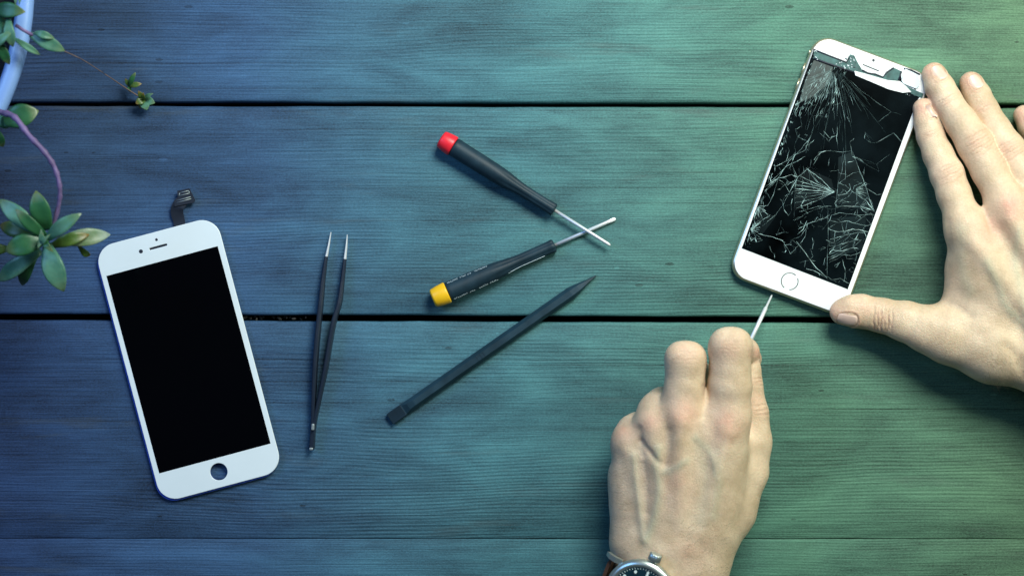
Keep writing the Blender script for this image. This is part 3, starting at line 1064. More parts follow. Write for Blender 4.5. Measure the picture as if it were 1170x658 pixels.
# ------------------------------------------------------------------ pot and succulent
ZR = 0.075
pk = PX * (1 - ZR)
cpot = P(38 - 330, -17, ZR)
pot = root('plant_pot', 'wide pale blue glazed pot, its rim curving past the dark board end', 'pot', (cpot.x, cpot.y, 0))
Ro = 330 * pk
bm = bmesh.new()
lathe(bm, [(0.0, Ro * .62), (0.0005, Ro * .66), (0.03, Ro * .82), (0.058, Ro * .93), (0.064, Ro * .985), (0.070, Ro * .995), (0.0745, Ro * .992), (ZR + .001, Ro * .98), (ZR + .001, Ro * .955), (0.0735, Ro * .94), (0.068, Ro * .933), (0.045, Ro * .88), (0.02, Ro * .80)], 120, 'Z')
from_bm('bowl', bm, M['pot'], pot)
bm = bmesh.new()
bmesh.ops.create_circle(bm, cap_ends=True, radius=Ro * .90, segments=96, matrix=Matrix.Translation((0, 0, 0.052)))
from_bm('soil', bm, M['soil'], pot)

plant = root('succulent', 'trailing green succulent spilling out of the pale blue pot', 'plant', (cpot.x + Ro * .8, cpot.y - 0.05, 0.0))
pl0 = Vector(plant.location)


def leaf(bm, base, tip, width, thick=0.0022, arch=0.004, along=None, shape=1.0, cup=0.0015):
    base = Vector(base) - pl0; tip = Vector(tip) - pl0
    d = tip - base
    Lf = d.length
    dn = d.normalized()
    s = dn.cross(Vector((0, 0, 1)))
    s = s.normalized() if s.length > 1e-4 else Vector((1, 0, 0))
    up = s.cross(dn)
    n, m = 14, 12
    rings = []
    for i in range(n + 1):
        t = i / n
        w = width / 2 * max(0.0, math.sin(math.pi * min(1, (0.10 + 0.90 * t ** (1.3 * shape))))) ** 0.75
        if t > .93:
            w *= (1 - (t - .93) / .07 * .75)
        w = max(w, width * .03)
        if t < .25:
            w = max(w, width * .16)
        c = base + d * t + up * (arch * 4 * t * (1 - t))
        th = thick * (0.9 - 0.62 * t) * (w / (width / 2)) ** .5
        ring = []
        for j in range(m):
            an = 2 * math.pi * j / m
            x = math.cos(an); y = math.sin(an)
            v = c + s * (w * x) + up * (th * y + cup * x * x * (w / (width / 2)))
            vv = bm.verts.new(v)
            ring.append(vv)
            along.append(t)
        rings.append(ring)
    for i in range(n):
        for j in range(m):
            bm.faces.new((rings[i][j], rings[i][(j + 1) % m], rings[i + 1][(j + 1) % m], rings[i + 1][j])).smooth = True
    bm.faces.new(rings[0][::-1])
    bm.faces.new(rings[-1])


def leaf_obj(name, leaves, mat, parent):
    bm = bmesh.new()
    al = []
    for lf in leaves:
        leaf(bm, *lf[:3], along=al, **(lf[3] if len(lf) > 3 else {}))
    o = from_bm(name, bm, mat, parent, True)
    at = o.data.attributes.new('along', 'FLOAT', 'POINT')
    at.data.foreach_set('value', al)
    return o


# hanging purple stem
zs = [0.088, 0.092, 0.095, 0.096, 0.096, 0.094, 0.092, 0.089, 0.084]
sp_ = [(-14, 126), (3, 129), (17, 134.5), (33, 155), (51, 174), (62, 191), (68, 212), (67.5, 232), (60, 262)]
pts = spline([P(x, y, z) - pl0 for (x, y), z in zip(sp_, zs)], 6)
bm = bmesh.new()
rad = []
for i, p in enumerate(pts):
    t = i / (len(pts) - 1)
    rad.append((0.0018 - 0.0007 * t) * (1 + 0.30 * (1 if i % 4 == 0 else 0)))
sweep(bm, pts, rad, 12)
stem = from_bm('stem', bm, M['stem'], plant, True)
C0 = (54, 275)
Z = 0.086
ros = [
    ('leaf_pale', (66, 276, Z - .006), (126, 268, Z - .012), 20, {}),
    ('leaf_olive', (59, 281, Z - .004), (102, 268, Z - .004), 14.5, {}),
    ('leaf_olive', (90, 281, Z - .016), (103, 292, Z - .02), 8, {}),
    ('leaf_olive', (43, 270, Z - .008), (0, 257, Z - .012), 17, {}),
    ('leaf_olive', (12, 284, Z - .014), (-8, 286, Z - .016), 13, {}),
    ('leaf_green', (42, 290, Z - .008), (25, 326, Z - .016), 15, {}),
    ('leaf_grey', (47, 287, Z - .006), (-2, 321, Z - .010), 19, {}),
    ('leaf_green', (56, 262, Z - .002), (41, 218, Z + .006), 23, {}),
    ('leaf_grey', (50, 268, Z), (-1, 228, Z + .002), 20, {}),
    ('leaf_green', (53, 270, Z + .002), (18, 239, Z + .012), 14, {}),
    ('leaf_green', (53, 273, Z + .002), (6, 287, Z + .006), 24, {}),
    ('leaf_grey', (54, 279, Z + .002), (73, 333, Z + .003), 25, {}),
    ('leaf_grey', (55, 273, Z + .004), (93, 244, Z + .014), 16, {}),
    ('leaf_grey', (53, 275, Z + .004), (47, 262, Z + .014), 8, {}),
    ('leaf_green', (54, 276, Z + .004), (61, 288, Z + .013), 8, {}),
    ('leaf_grey', (52, 276, Z + .004), (43, 284, Z + .013), 7, {}),
    ('leaf_grey', (54, 276, Z + .006), (57, 268, Z + .015), 6, {}),
]
for mt, b_, t_, w, kw in ros:
    lf = leaf_obj('leaf', [(P(b_[0], b_[1], b_[2]), P(t_[0], t_[1], t_[2]), w * PX * .94, dict(arch=0.0035, thick=0.0028))], M[mt], plant)
# leaves at the rim
rim = [
    ('leaf_green', (-8, 12, .088), (29, 14, .096), 18), ('leaf_green', (-8, 34, .086), (11, 28, .09), 26), ('leaf_grey', (10, 22, .092), (15, 54, .09), 13),
    ('leaf_grey', (16, 44, .086), (46, 63, .082), 8), ('leaf_green', (0, 46, .086), (11, 74, .082), 12), ('leaf_grey', (-6, 56, .088), (14, 36, .094), 10),
    ('leaf_grey', (22, -8, .09), (18, 6, .096), 5), ('leaf_grey', (28, -8, .09), (22, 6, .096), 4),
    ('leaf_green', (4, 140, .080), (44, 127, .082), 27), ('leaf_green', (-6, 138, .076), (17, 141, .074), 16), ('leaf_green', (-6, 145, .074), (4, 168, .07), 14),
    ('leaf_grey', (35, 40, .084), (74, 58.5, .082), 16), ('leaf_grey', (40, 38, .086), (62, 44, .086), 9),
]
for mt, b_, t_, w in rim:
    leaf_obj('leaf', [(P(*b_), P(*t_), w * PX * .92, dict(arch=0.002, thick=0.0026))], M[mt], plant)
bm = bmesh.new()
sweep(bm, [P(18, 29, .088) - pl0, P(27, 35, .087) - pl0, P(38, 41, .085) - pl0], [0.0011, 0.001, 0.0012], 8)
from_bm('stem', bm, M['stem'], plant, True)
# thin dry runner to a small sprig resting on the boards
bm = bmesh.new()
pts = spline([P(72, 58, .080) - pl0, P(95, 69, .060) - pl0, P(117, 83, .036) - pl0, P(138, 97, .015) - pl0, P(150, 105, .008) - pl0, P(163, 113, .004) - pl0], 6)
sweep(bm, pts, [0.0003 + 0.00030 * abs(i / len(pts) - .3) for i in range(len(pts))], 6)
from_bm('runner', bm, M['thread'], plant, True)
for b_, t_, w, mt in [((148, 99, .008), (155, 83, .012), 6, 'leaf_green'), ((148, 99, .008), (162, 96, .010), 6.5, 'leaf_olive'), ((149, 99, .006), (143, 90, .008), 5, 'leaf_olive'), ((148, 98, .006), (149, 106, .007), 5, 'leaf_green'),
                      ((164, 112, .006), (158, 104, .012), 7, 'leaf_olive'), ((165, 113, .006), (175, 107, .012), 5, 'leaf_grey'), ((165, 114, .006), (155, 119, .010), 9, 'leaf_olive'), ((165, 114, .004), (168, 126, .008), 12, 'leaf_grey'), ((165, 114, .004), (177, 118, .008), 10, 'leaf_grey'), ((165, 113, .008), (164, 106, .014), 5, 'leaf_olive'), ((164, 115, .003), (160, 124, .006), 9, 'leaf_olive')]:
    leaf_obj('leaf', [(P(*b_), P(*t_), w * PX, dict(arch=0.0012, thick=0.0012, cup=0.0006))], M[mt], plant)


# ------------------------------------------------------------------ hands by implicit surface
def smin(a, b, kk):
    h = np.maximum(kk - np.abs(a - b), 0) / kk
    return np.minimum(a, b) - h * h * kk * 0.25


class Field:
    def __init__(self, lo, hi, h):
        self.h = h
        self.lo = np.array(lo, float)
        n = np.ceil((np.array(hi) - self.lo) / h).astype(int) + 1
        self.ax = [self.lo[i] + np.arange(n[i]) * h for i in range(3)]
        self.n = n

    def new(self):
        return np.full(tuple(self.n), 40.0, np.float32)

    def block(self, a, b, r):
        sl = []
        for i in range(3):
            l = min(a[i], b[i]) - r; u = max(a[i], b[i]) + r
            i0 = max(0, int((l - self.lo[i]) / self.h)); i1 = min(self.n[i], int((u - self.lo[i]) / self.h) + 2)
            sl.append(slice(i0, max(i1, i0)))
        return tuple(sl)

    def cone(self, D, a, b, r1, r2, kk, fz=1.0):
        a = np.asarray(a, float); b = np.asarray(b, float)
        sl = self.block(a, b, max(r1, r2) + kk + 3)
        X = self.ax[0][sl[0]][:, None, None]; Y = self.ax[1][sl[1]][None, :, None]; Zz = self.ax[2][sl[2]][None, None, :]
        if X.size == 0 or Y.size == 0 or Zz.size == 0:
            return
        ba = b - a
        L2 = ba.dot(ba) + 1e-9
        t = np.clip(((X - a[0]) * ba[0] + (Y - a[1]) * ba[1] + (Zz - a[2]) * ba[2]) / L2, 0, 1)
        dx = X - a[0] - t * ba[0]; dy = Y - a[1] - t * ba[1]; dz = (Zz - a[2] - t * ba[2]) / fz
        d = (np.sqrt(dx * dx + dy * dy + dz * dz) - (r1 + (r2 - r1) * t)).astype(np.float32)
        D[sl] = smin(D[sl], d, kk)


def surface_nets(D, lo, h):
    ins = D < 0
    nx, ny, nz = D.shape
    c = np.zeros((nx - 1, ny - 1, nz - 1), np.uint8)
    corners = [(i, j, q) for i in (0, 1) for j in (0, 1) for q in (0, 1)]
    for (i, j, q) in corners:
        c += ins[i:nx - 1 + i, j:ny - 1 + j, q:nz - 1 + q]
    act = (c > 0) & (c < 8)
    idx = np.full(act.shape, -1, np.int32)
    I, J, K = np.nonzero(act)
    idx[I, J, K] = np.arange(len(I))
    vals = [D[I + i, J + j, K + q] for (i, j, q) in corners]
    acc = np.zeros((len(I), 3)); cnt = np.zeros(len(I))
    for x in range(8):
        for y in range(x + 1, 8):
            ca, cb = np.array(corners[x]), np.array(corners[y])
            if np.abs(ca - cb).sum() != 1:
                continue
            va, vb = vals[x], vals[y]
            mk = (va < 0) != (vb < 0)
            t = va[mk] / (va[mk] - vb[mk])
            acc[mk] += ca + (cb - ca) * t[:, None]
            cnt[mk] += 1
    V = (np.stack([I, J, K], 1) + acc / cnt[:, None]) * h + lo
    F = []
    for axis in range(3):
        o = [(1, 2), (2, 0), (0, 1)][axis]
        sl0 = [slice(1, -1)] * 3; sl1 = [slice(1, -1)] * 3
        sl0[axis] = slice(0, -1); sl1[axis] = slice(1, None)
        A = ins[tuple(sl0)]; B = ins[tuple(sl1)]
        for flip in (False, True):
            m = (A & ~B) if not flip else (~A & B)
            p = np.stack(np.nonzero(m), 1)
            p[:, o[0]] += 1; p[:, o[1]] += 1
            e0 = np.zeros(3, int); e0[o[0]] = 1
            e1 = np.zeros(3, int); e1[o[1]] = 1
            q = [p - e0 - e1, p - e1, p, p - e0]
            if flip:
                q = q[::-1]
            F.append(np.stack([idx[w[:, 0], w[:, 1], w[:, 2]] for w in q], 1))
    F = np.concatenate(F)
    F = F[(F >= 0).all(1)]
    return V, F


def vec(px, py, z):
    return mm(px, py, z)


def build_hand(spec, lo, hi, h=0.75):
    fl = Field(lo, hi, h)
    palm = fl.new()
    for (a, b, r1, r2, kk, fz) in spec['palm']:
        fl.cone(palm, vec(*a), vec(*b), r1, r2, kk, fz)
    fing = fl.new()
    for ch in spec['fingers']:
        one = fl.new()
        js = ch['j']
        for i in range(len(js) - 1):
            fl.cone(one, vec(*js[i][:3]), vec(*js[i + 1][:3]), js[i][3], js[i + 1][3], 2.5, ch.get('fz', 1.0))
        fing = smin(fing, one, 0.9)
        del one
    D = smin(palm, fing, spec.get('k', 7.0))
    for (a, b, r1, r2, kk, fz) in spec.get('over', []):
        fl.cone(D, vec(*a), vec(*b), r1, r2, kk, fz)
    D[0, :, :] = D[-1, :, :] = 5; D[:, 0, :] = D[:, -1, :] = 5; D[:, :, 0] = D[:, :, -1] = 5
    V, F = surface_nets(D, fl.lo, h)
    return V, F


def poly_normals(V, F):
    a = V[F[:, 2]] - V[F[:, 0]]; b = V[F[:, 3]] - V[F[:, 1]]
    n = np.cross(a, b)
    vn = np.zeros_like(V)
    for j in range(4):
        np.add.at(vn, F[:, j], n)
    l = np.linalg.norm(vn, axis=1)
    return vn / np.maximum(l, 1e-9)[:, None]


def smooth_mesh(V, F, it=2, lam=0.5):
    for _ in range(it):
        acc = np.zeros_like(V); cnt = np.zeros(len(V))
        for j in range(4):
            np.add.at(acc, F[:, j], V[F[:, (j + 1) % 4]]); np.add.at(acc, F[:, (j + 1) % 4], V[F[:, j]])
            np.add.at(cnt, F[:, j], 1); np.add.at(cnt, F[:, (j + 1) % 4], 1)
        V = V + lam * (acc / np.maximum(cnt, 1)[:, None] - V)
    return V


def soften(V, F, spots, it):
    kz = 1.0 / (0.65 / 1170 * 1000 * (1 - V[:, 2] / 1000 / H))
    px = V[:, 0] * kz + 585; py = -V[:, 1] * kz + 329
    m = np.zeros(len(V))
    for x, y, r in spots:
        m = np.maximum(m, np.exp(-(((px - x) ** 2 + (py - y) ** 2) / r ** 2) ** 2))
    m = (m * (V[:, 2] > 22))[:, None]
    cnt = np.zeros(len(V))
    for j in range(4):
        np.add.at(cnt, F[:, j], 1); np.add.at(cnt, F[:, (j + 1) % 4], 1)
    cnt = np.maximum(cnt, 1)[:, None]
    for _ in range(it):
        acc = np.zeros_like(V)
        for j in range(4):
            np.add.at(acc, F[:, j], V[F[:, (j + 1) % 4]]); np.add.at(acc, F[:, (j + 1) % 4], V[F[:, j]])
        V = V + 0.6 * m * (acc / cnt - V)
    return V


def detail(V, F, creases, reds, veins, nails, grooves=()):
    """displace and tint. positions given in photo px + z"""
    n = poly_normals(V, F)
    tint = np.zeros((len(V), 4)); tint[:, 3] = 1
    disp = np.zeros(len(V))
    up = np.clip(n[:, 2] * 1.6 + 0.15, 0, 1)
    # photo px of each vertex
    kz = 1.0 / (0.65 / 1170 * 1000 * (1 - V[:, 2] / 1000 / H))
    px = V[:, 0] * kz + 585; py = -V[:, 1] * kz + 329
    for (x, y, ang, cnt, spacing, half, amp) in creases:
        # creases run across the finger; ang = finger direction in the photo (deg, 0 = right, 90 = down)
        ca, sa = math.cos(math.radians(ang)), math.sin(math.radians(ang))
        u_ = (px - x) * ca + (py - y) * sa
        v_ = -(px - x) * sa + (py - y) * ca
        for i in range(cnt):
            wob = 1.1 * np.sin(v_ * 0.35 + i * 2.1 + x) + 0.6 * np.sin(v_ * 0.9 + i)
            bow = (i - (cnt - 1) / 2) * (spacing + 0.018 * spacing * (1 - (v_ / half) ** 2) * 6)
            g = np.exp(-((u_ - bow - wob * .5) / 0.85) ** 2) * np.clip(1.2 - (np.abs(v_) / half) ** 2, 0, 1) * up
            g2 = np.clip(g, 0, 1) * (0.75 + 0.25 * math.sin(i * 3.7 + y))
            disp -= amp * 1.25 * g2
            tint[:, 2] = np.maximum(tint[:, 2], g2 * 0.42)
        g = np.exp(-(u_ / (spacing * cnt * .5 + 2)) ** 2 - (v_ / half) ** 2) * up
        tint[:, 0] = np.maximum(tint[:, 0], g * 0.22)
    for (x, y, r, s) in reds:
        g = np.exp(-(((px - x) ** 2 + (py - y) ** 2) / r ** 2))
        tint[:, 0] = np.maximum(tint[:, 0], np.minimum(g * s * 1.35, .7))
    for (pts, w, amp, tn) in veins:
        best = np.full(len(V), 1e9)
        pp = [(v.x, v.y) for v in spline([(q[0], q[1], 0) for q in pts], 5)]
        for i in range(len(pp) - 1):
            ax, ay = pp[i]; bx, by = pp[i + 1]
            L2 = (bx - ax) ** 2 + (by - ay) ** 2 + 1e-9
            t = np.clip(((px - ax) * (bx - ax) + (py - ay) * (by - ay)) / L2, 0, 1)
            dd = np.hypot(px - ax - t * (bx - ax), py - ay - t * (by - ay))
            best = np.minimum(best, dd)
        g = np.exp(-(best / w) ** 2) * up
        disp += amp * 1.05 * g
        if tn > 0:
            tint[:, 1] = np.maximum(tint[:, 1], np.exp(-(best / (w * 1.1)) ** 2) * up * tn)
        elif tn < 0:
            tint[:, 2] = np.maximum(tint[:, 2], g * -tn)
    for (x, y, ang, hl, hw, nrm, _z) in nails:
        ca, sa = math.cos(math.radians(ang)), math.sin(math.radians(ang))
        u_ = ((px - x) * ca + (py - y) * sa) / hl
        v_ = (-(px - x) * sa + (py - y) * ca) / hw
        nn = Vector(nrm).normalized()
        fac = np.clip((n @ np.array(nn)) * 2 - .3, 0, 1)
        rho = (np.abs(u_) ** 2.6 + np.abs(v_) ** 2.6) ** (1 / 2.6)
        disp += fac * (0.42 * np.exp(-((rho - 1.22) / 0.14) ** 2) * np.clip(1.6 - u_ * 1.6, 0, 1) - 0.30 * np.exp(-((rho - .98) / 0.10) ** 2) - 0.12 * (rho < .95))
        tint[:, 2] = np.maximum(tint[:, 2], fac * 0.62 * np.exp(-((rho - 1.05) / 0.09) ** 2))
        tint[:, 0] = np.maximum(tint[:, 0], fac * 0.28 * np.exp(-((rho - 1.2) / 0.35) ** 2))
    # low-frequency unevenness
    for s_, am in ((0.055, 0.15), (0.16, 0.10)):
        disp += am * np.sin(V[:, 0] * s_ * 2.1 + V[:, 1] * s_ + 1) * np.sin(V[:, 1] * s_ * 2.3 - V[:, 2] * s_ + 2)
    # fingertips a little redder
    return V + n * disp[:, None], tint


def nail_mesh(bm, bvh, x, y, ang, hl, hw, nrm, z):
    nn = Vector(nrm).normalized()
    c = P(x, y, z * .001)
    ca, sa = math.cos(math.radians(ang)), math.sin(math.radians(ang))
    du = Vector((ca, -sa, 0)); du = (du - nn * du.dot(nn)).normalized()
    dv = nn.cross(du)
    nu, nv = 12, 12
    grid = []
    sc = PX * (1 - z * .001)
    for i in range(nu + 1):
        row = []
        for j in range(nv + 1):
            a = -1 + 2 * i / nu; b = -1 + 2 * j / nv
            # square -> rounded disc
            aa = a * math.sqrt(max(0, 1 - 0.36 * b * b)); bb = b * math.sqrt(max(0, 1 - 0.30 * a * a))
            o_ = c + du * (aa * hl * sc) + dv * (bb * hw * sc) + nn * 0.005
            hit = bvh.ray_cast(o_, -nn)
            if hit[0] is None:
                hp = c + du * (aa * hl * sc) + dv * (bb * hw * sc)
            else:
                hp = hit[0]
            edge = max(abs(a), abs(b))
            row.append((hp, edge, a, b))
        grid.append(row)
    # fit a smooth arched plate: average distance along nn with quadratic in v
    hs = np.array([[(g[0] - c).dot(nn) for g in r] for r in grid])
    A_ = []
    y_ = []
    for i in range(nu + 1):
        for j in range(nv + 1):
            a, b = grid[i][j][2], grid[i][j][3]
            A_.append((1, a, b, a * a, b * b)); y_.append(hs[i, j])
    co, *_ = np.linalg.lstsq(np.array(A_), np.array(y_), rcond=None)
    vs = []
    for i in range(nu + 1):
        row = []
        for j in range(nv + 1):
            a, b = grid[i][j][2], grid[i][j][3]
            hgt = float(np.dot(co, (1, a, b, a * a, b * b)))
            p = grid[i][j][0]
            p = p + nn * (hgt - hs[i, j] + 0.00030 - (0.0006 if grid[i][j][1] > .99 and a < 0.9 else 0))
            row.append(bm.verts.new(p))
        vs.append(row)
    for i in range(nu):
        for j in range(nv):
            bm.faces.new((vs[i][j], vs[i + 1][j], vs[i + 1][j + 1], vs[i][j + 1])).smooth = True


# --- the hand lying flat beside the cracked phone
R_fingers = [
    dict(j=[(1055.5, 125, 10.5, 6.9), (1059.5, 142, 12, 7.9), (1063, 155, 14, 8.3), (1072, 177, 19, 9.1), (1082, 199, 23, 10.2), (1090, 222, 27, 10.3), (1104, 262, 32, 10.6)]),
    dict(j=[(1067, 85.5, 10.5, 7.6), (1074, 100, 13, 8.8), (1082, 115, 16, 9.0), (1098, 140, 21, 9.6), (1114, 165, 25, 10.9), (1130, 195, 30, 10.6), (1152, 238, 35.5, 10.6)]),
    dict(j=[(1109.5, 95.5, 10, 7.3), (1116, 110, 12, 8.4), (1124, 125, 15, 8.6), (1138, 148, 19, 9.0), (1152, 171, 24, 10.2), (1170, 203, 29, 10.2), (1192, 242, 33.5, 10.4)]),
    dict(j=[(1170.5, 132.5, 9, 6.9), (1178, 146, 11, 7.5), (1186, 158, 13, 7.7), (1204, 188, 19, 8.9), (1232, 256, 30, 9.8)]),
    dict(j=[(962.5, 356.2, 15.5, 7.9), (972, 355, 16.5, 9.6), (984, 355.5, 17, 10.2), (1008, 360.5, 18.5, 10.6), (1034, 367, 20.5, 12.4), (1060, 376, 23, 14.6), (1086, 385, 25, 16)], fz=0.86),
]
R_palm = [
    ((1104, 262, 33), (1190, 372, 34), 13.2, 18, 8, 1),
    ((1152, 238, 37), (1212, 360, 37), 13.2, 18, 8, 1),
    ((1192, 242, 35), (1232, 352, 36), 12.6, 18, 8, 1),
    ((1232, 256, 31), (1255, 345, 32), 12, 17, 8, 1),
    ((1112, 296, 27), (1178, 372, 28), 15, 20, 10, 1),
    ((1086, 385, 25), (1135, 401, 27), 16.2, 18.5, 8, 1),
    ((1135, 401, 27), (1200, 415, 29), 18, 20, 10, 1),
    ((1098, 318, 23), (1092, 358, 21), 7.5, 10, 14, 1),
    ((1125, 330, 26), (1130, 385, 27), 16, 17, 12, 1),
    ((1204, 412, 31), (1300, 510, 31), 21, 25, 12, 1),
    ((1252, 356, 31), (1350, 455, 31), 21, 25, 12, 1),
    ((1225, 385, 32), (1325, 483, 32), 22, 26, 12, 1),
]
R_over = [
    ((1112, 276, 44.2), (1185, 368, 50.0), 2.2, 2.2, 7, 1),
    ((1156, 250, 48.0), (1205, 350, 53.5), 2.2, 2.4, 7, 1),
]
RV, RF = build_hand(dict(fingers=R_fingers, palm=R_palm, over=R_over, k=6.5), (172, -118, -3), (400, 165, 68), 0.75)
RV = smooth_mesh(RV, RF, 2, 0.5)
R_nails = [
    (1063, 127, -108, 7.6, 4.6, (0.62, 0.05, 0.80), 17),
    (1073.5, 83, -113, 8.6, 6.6, (0.40, 0.05, 0.92), 18),
    (1115, 93.5, -112, 8.4, 6.8, (0.25, 0.05, 0.97), 17),
    (1177, 131, -112, 7.6, 5.8, (0.2, 0.05, 0.98), 16),
    (968.5, 365.0, 180, 11.5, 7.8, (-0.05, -0.55, 0.83), 22),
]
RV = soften(RV, RF, [(1104, 255, 24), (1152, 232, 24), (1192, 236, 24), (1072, 360, 22)], 35)
R_creases = [
    (1085, 198, 65, 6, 3.4, 15, 0.40), (1119, 164, 60, 7, 3.6, 17, 0.42), (1153, 172, 60, 6, 3.4, 16, 0.38), (1062, 154, 72, 3, 2.6, 11, 0.18),
    (1082, 115, 62, 3, 2.8, 12, 0.2), (1123, 124, 62, 3, 2.8, 12, 0.2), (1009, 364, 2, 6, 3.8, 16, 0.95), (1186, 160, 60, 3, 2.6, 10, 0.2),
]
R_reds = [(1130, 264, 16, .42), (1158, 236, 17, .5), (1056, 122, 13, .42), (1066, 80, 13, .42), (1109, 92, 13, .4), (1170, 130, 13, .45), (956, 360, 14, .42), (1120, 162, 15, .25), (1152, 172, 15, .28), (1084, 198, 14, .22), (985, 350, 16, .22), (1120, 250, 12, .2)]
R_veins = [
    ([(1128, 300), (1140, 325), (1150, 350), (1172, 372)], 5, 0.45, .35), ([(1165, 262), (1160, 300), (1168, 335), (1175, 380)], 4.5, 0.45, .32),
    ([(1082, 252), (1084, 285), (1082, 318), (1074, 338)], 3.5, -0.5, 0), ([(1125, 242), (1128, 252), (1133, 264)], 3.5, -0.8, -.12),
    ([(1098, 262), (1098, 300), (1108, 335)], 7, 0.3, .25), ([(1150, 395), (1160, 405), (1172, 430)], 6, -0.8, -.05), ([(1076, 345), (1092, 350), (1110, 362)], 5, -.4, 0),
    ([(1105, 350), (1125, 372), (1150, 388)], 9, .4, 0),
]
RV, Rt = detail(RV, RF, R_creases, R_reds, R_veins, R_nails)

# --- the fist
L_fingers = [
    dict(j=[(832, 482, 52, 11.0), (834, 442, 58, 13.0), (834.5, 399, 61, 12.3), (838, 400, 46, 11.0), (850, 402, 33, 9.0), (856, 410, 22, 7.8)]),
    dict(j=[(778, 476, 51.5, 10.4), (782, 444, 56.5, 11.9), (783, 414.5, 58, 12.0), (786, 418, 40, 11.0), (796, 428, 26, 9.2), (806, 442, 18, 8)]),
    dict(j=[(747, 490, 47, 9.6), (752, 468, 43, 11.2), (757, 462, 35, 10.6), (768, 474, 20, 9.5), (786, 486, 16, 8)]),
    dict(j=[(718, 508, 40, 8), (724, 492, 34, 9.6), (728, 489, 26, 9.4), (742, 500, 14, 8), (756, 512, 14, 7.5)]),
    dict(j=[(855, 411, 31, 6.6), (855, 422, 32, 7.4), (856, 438, 33, 7.9), (860, 470, 33, 9.4), (862, 505, 33, 10.6), (857, 540, 33, 11.0), (838, 585, 34, 12.0)]),
]
L_palm = [
    ((832, 478, 56.5), (810, 600, 44), 13.0, 15, 9, 1),
    ((778, 472, 55.5), (778, 615, 46), 12.4, 15, 9, 1),
    ((747, 486, 49.5), (752, 615, 42), 11.6, 14, 9, 1),
    ((718, 504, 42), (727, 612, 37), 10.0, 13.5, 9, 1),
    ((718, 545, 32), (728, 615, 32), 12.4, 14, 9, 1),
    ((831, 512, 45), (826, 565, 40), 12, 14.5, 9, 1),
    ((805, 490, 47), (800, 600, 42), 17, 17, 10, 1),
    ((760, 500, 41), (760, 610, 38), 17, 18, 10, 1),
    ((838, 585, 34), (800, 640, 36), 12.5, 17, 9, 1),
    ((812, 570, 38), (795, 635, 36), 16, 17, 9, 1),
    ((737, 628, 35), (733, 780, 36), 17.3, 20, 12, 1),
    ((790, 632, 36), (792, 780, 37), 18.0, 21, 12, 1),
    ((763, 630, 37), (762, 780, 38), 20, 22, 12, 1),
]
L_over = [
    ((826, 391, 64.5), (843, 390, 64.5), 6.4, 6.4, 6, 1),
    ((775, 404, 61.5), (791, 404, 61.5), 6.0, 6.0, 6, 1),
    ((777, 473, 64.0), (777, 476, 64.0), 4.4, 4.4, 6, 1),
    ((745, 481, 56.8), (745, 484, 56.8), 4.4, 4.4, 8, 1),
    ((715, 500, 48.0), (715, 503, 48), 3.8, 3.8, 7, 1),
    ((831, 484, 64.2), (831, 488, 64.2), 4.2, 4.2, 6, 1),
    ((778, 485, 66.2), (776, 600, 57.6), 1.8, 1.8, 7, 1),
    ((747, 492, 59.6), (757, 600, 53.0), 1.8, 1.8, 6, 1),
    ((718, 508, 50.5), (735, 600, 47.5), 1.8, 1.8, 6, 1),
    ((830, 495, 66.5), (802, 600, 57.0), 1.6, 1.8, 7, 1),
]
LV, LF = build_hand(dict(fingers=L_fingers, palm=L_palm, over=L_over, k=8), (50, -255, -3), (170, -15, 80), 0.75)
LV = smooth_mesh(LV, LF, 2, 0.5)
LV = soften(LV, LF, [(832, 468, 26), (777, 468, 23), (745, 484, 17), (714, 502, 13), (866, 455, 12), (868, 500, 18), (858, 550, 18)], 45)
L_creases = [(866, 436, 88, 3, 3.2, 8, 0.5), (872, 468, 80, 3, 5, 10, 0.5), (783, 408, 90, 4, 4, 16, 0.10), (834, 396, 90, 4, 4, 16, 0.10)]
L_reds = [(782, 472, 17, .38), (832, 484, 19, .36), (744, 482, 13, .3), (712, 494, 12, .3), (786, 402, 14, .25), (834, 400, 16, .2), (770, 555, 30, .14), (864, 404, 8, .5), (866, 460, 14, .2), (790, 630, 22, .18)]
L_veins = [
    ([(752, 512), (750, 535), (753, 560), (748, 590), (738, 618)], 5.0, 0.75, .42), ([(757, 540), (770, 535), (785, 526)], 4, 0.35, .38), ([(752, 528), (742, 516), (732, 504)], 3.4, -1.0, -.10),
    ([(724, 520), (727, 550), (731, 580), (735, 615)], 4.5, 0.8, .25), ([(735, 530), (738, 555), (738, 585)], 5, -0.8, 0),
    ([(762, 492), (763, 510), (760, 530)], 5, -0.9, 0), ([(806, 442), (806, 456), (804, 475)], 5, -0.9, 0), ([(800, 510), (806, 550), (800, 600)], 8, -0.5, .15),
    ([(815, 520), (822, 545), (815, 590)], 5, 0.35, .25), ([(730, 490), (731, 505), (734, 520)], 4, -0.8, 0), ([(795, 500), (812, 520), (818, 545)], 4, .35, .3),
]
L_nails = []
LV, Lt_ = detail(LV, LF, L_creases, L_reds, L_veins, L_nails)

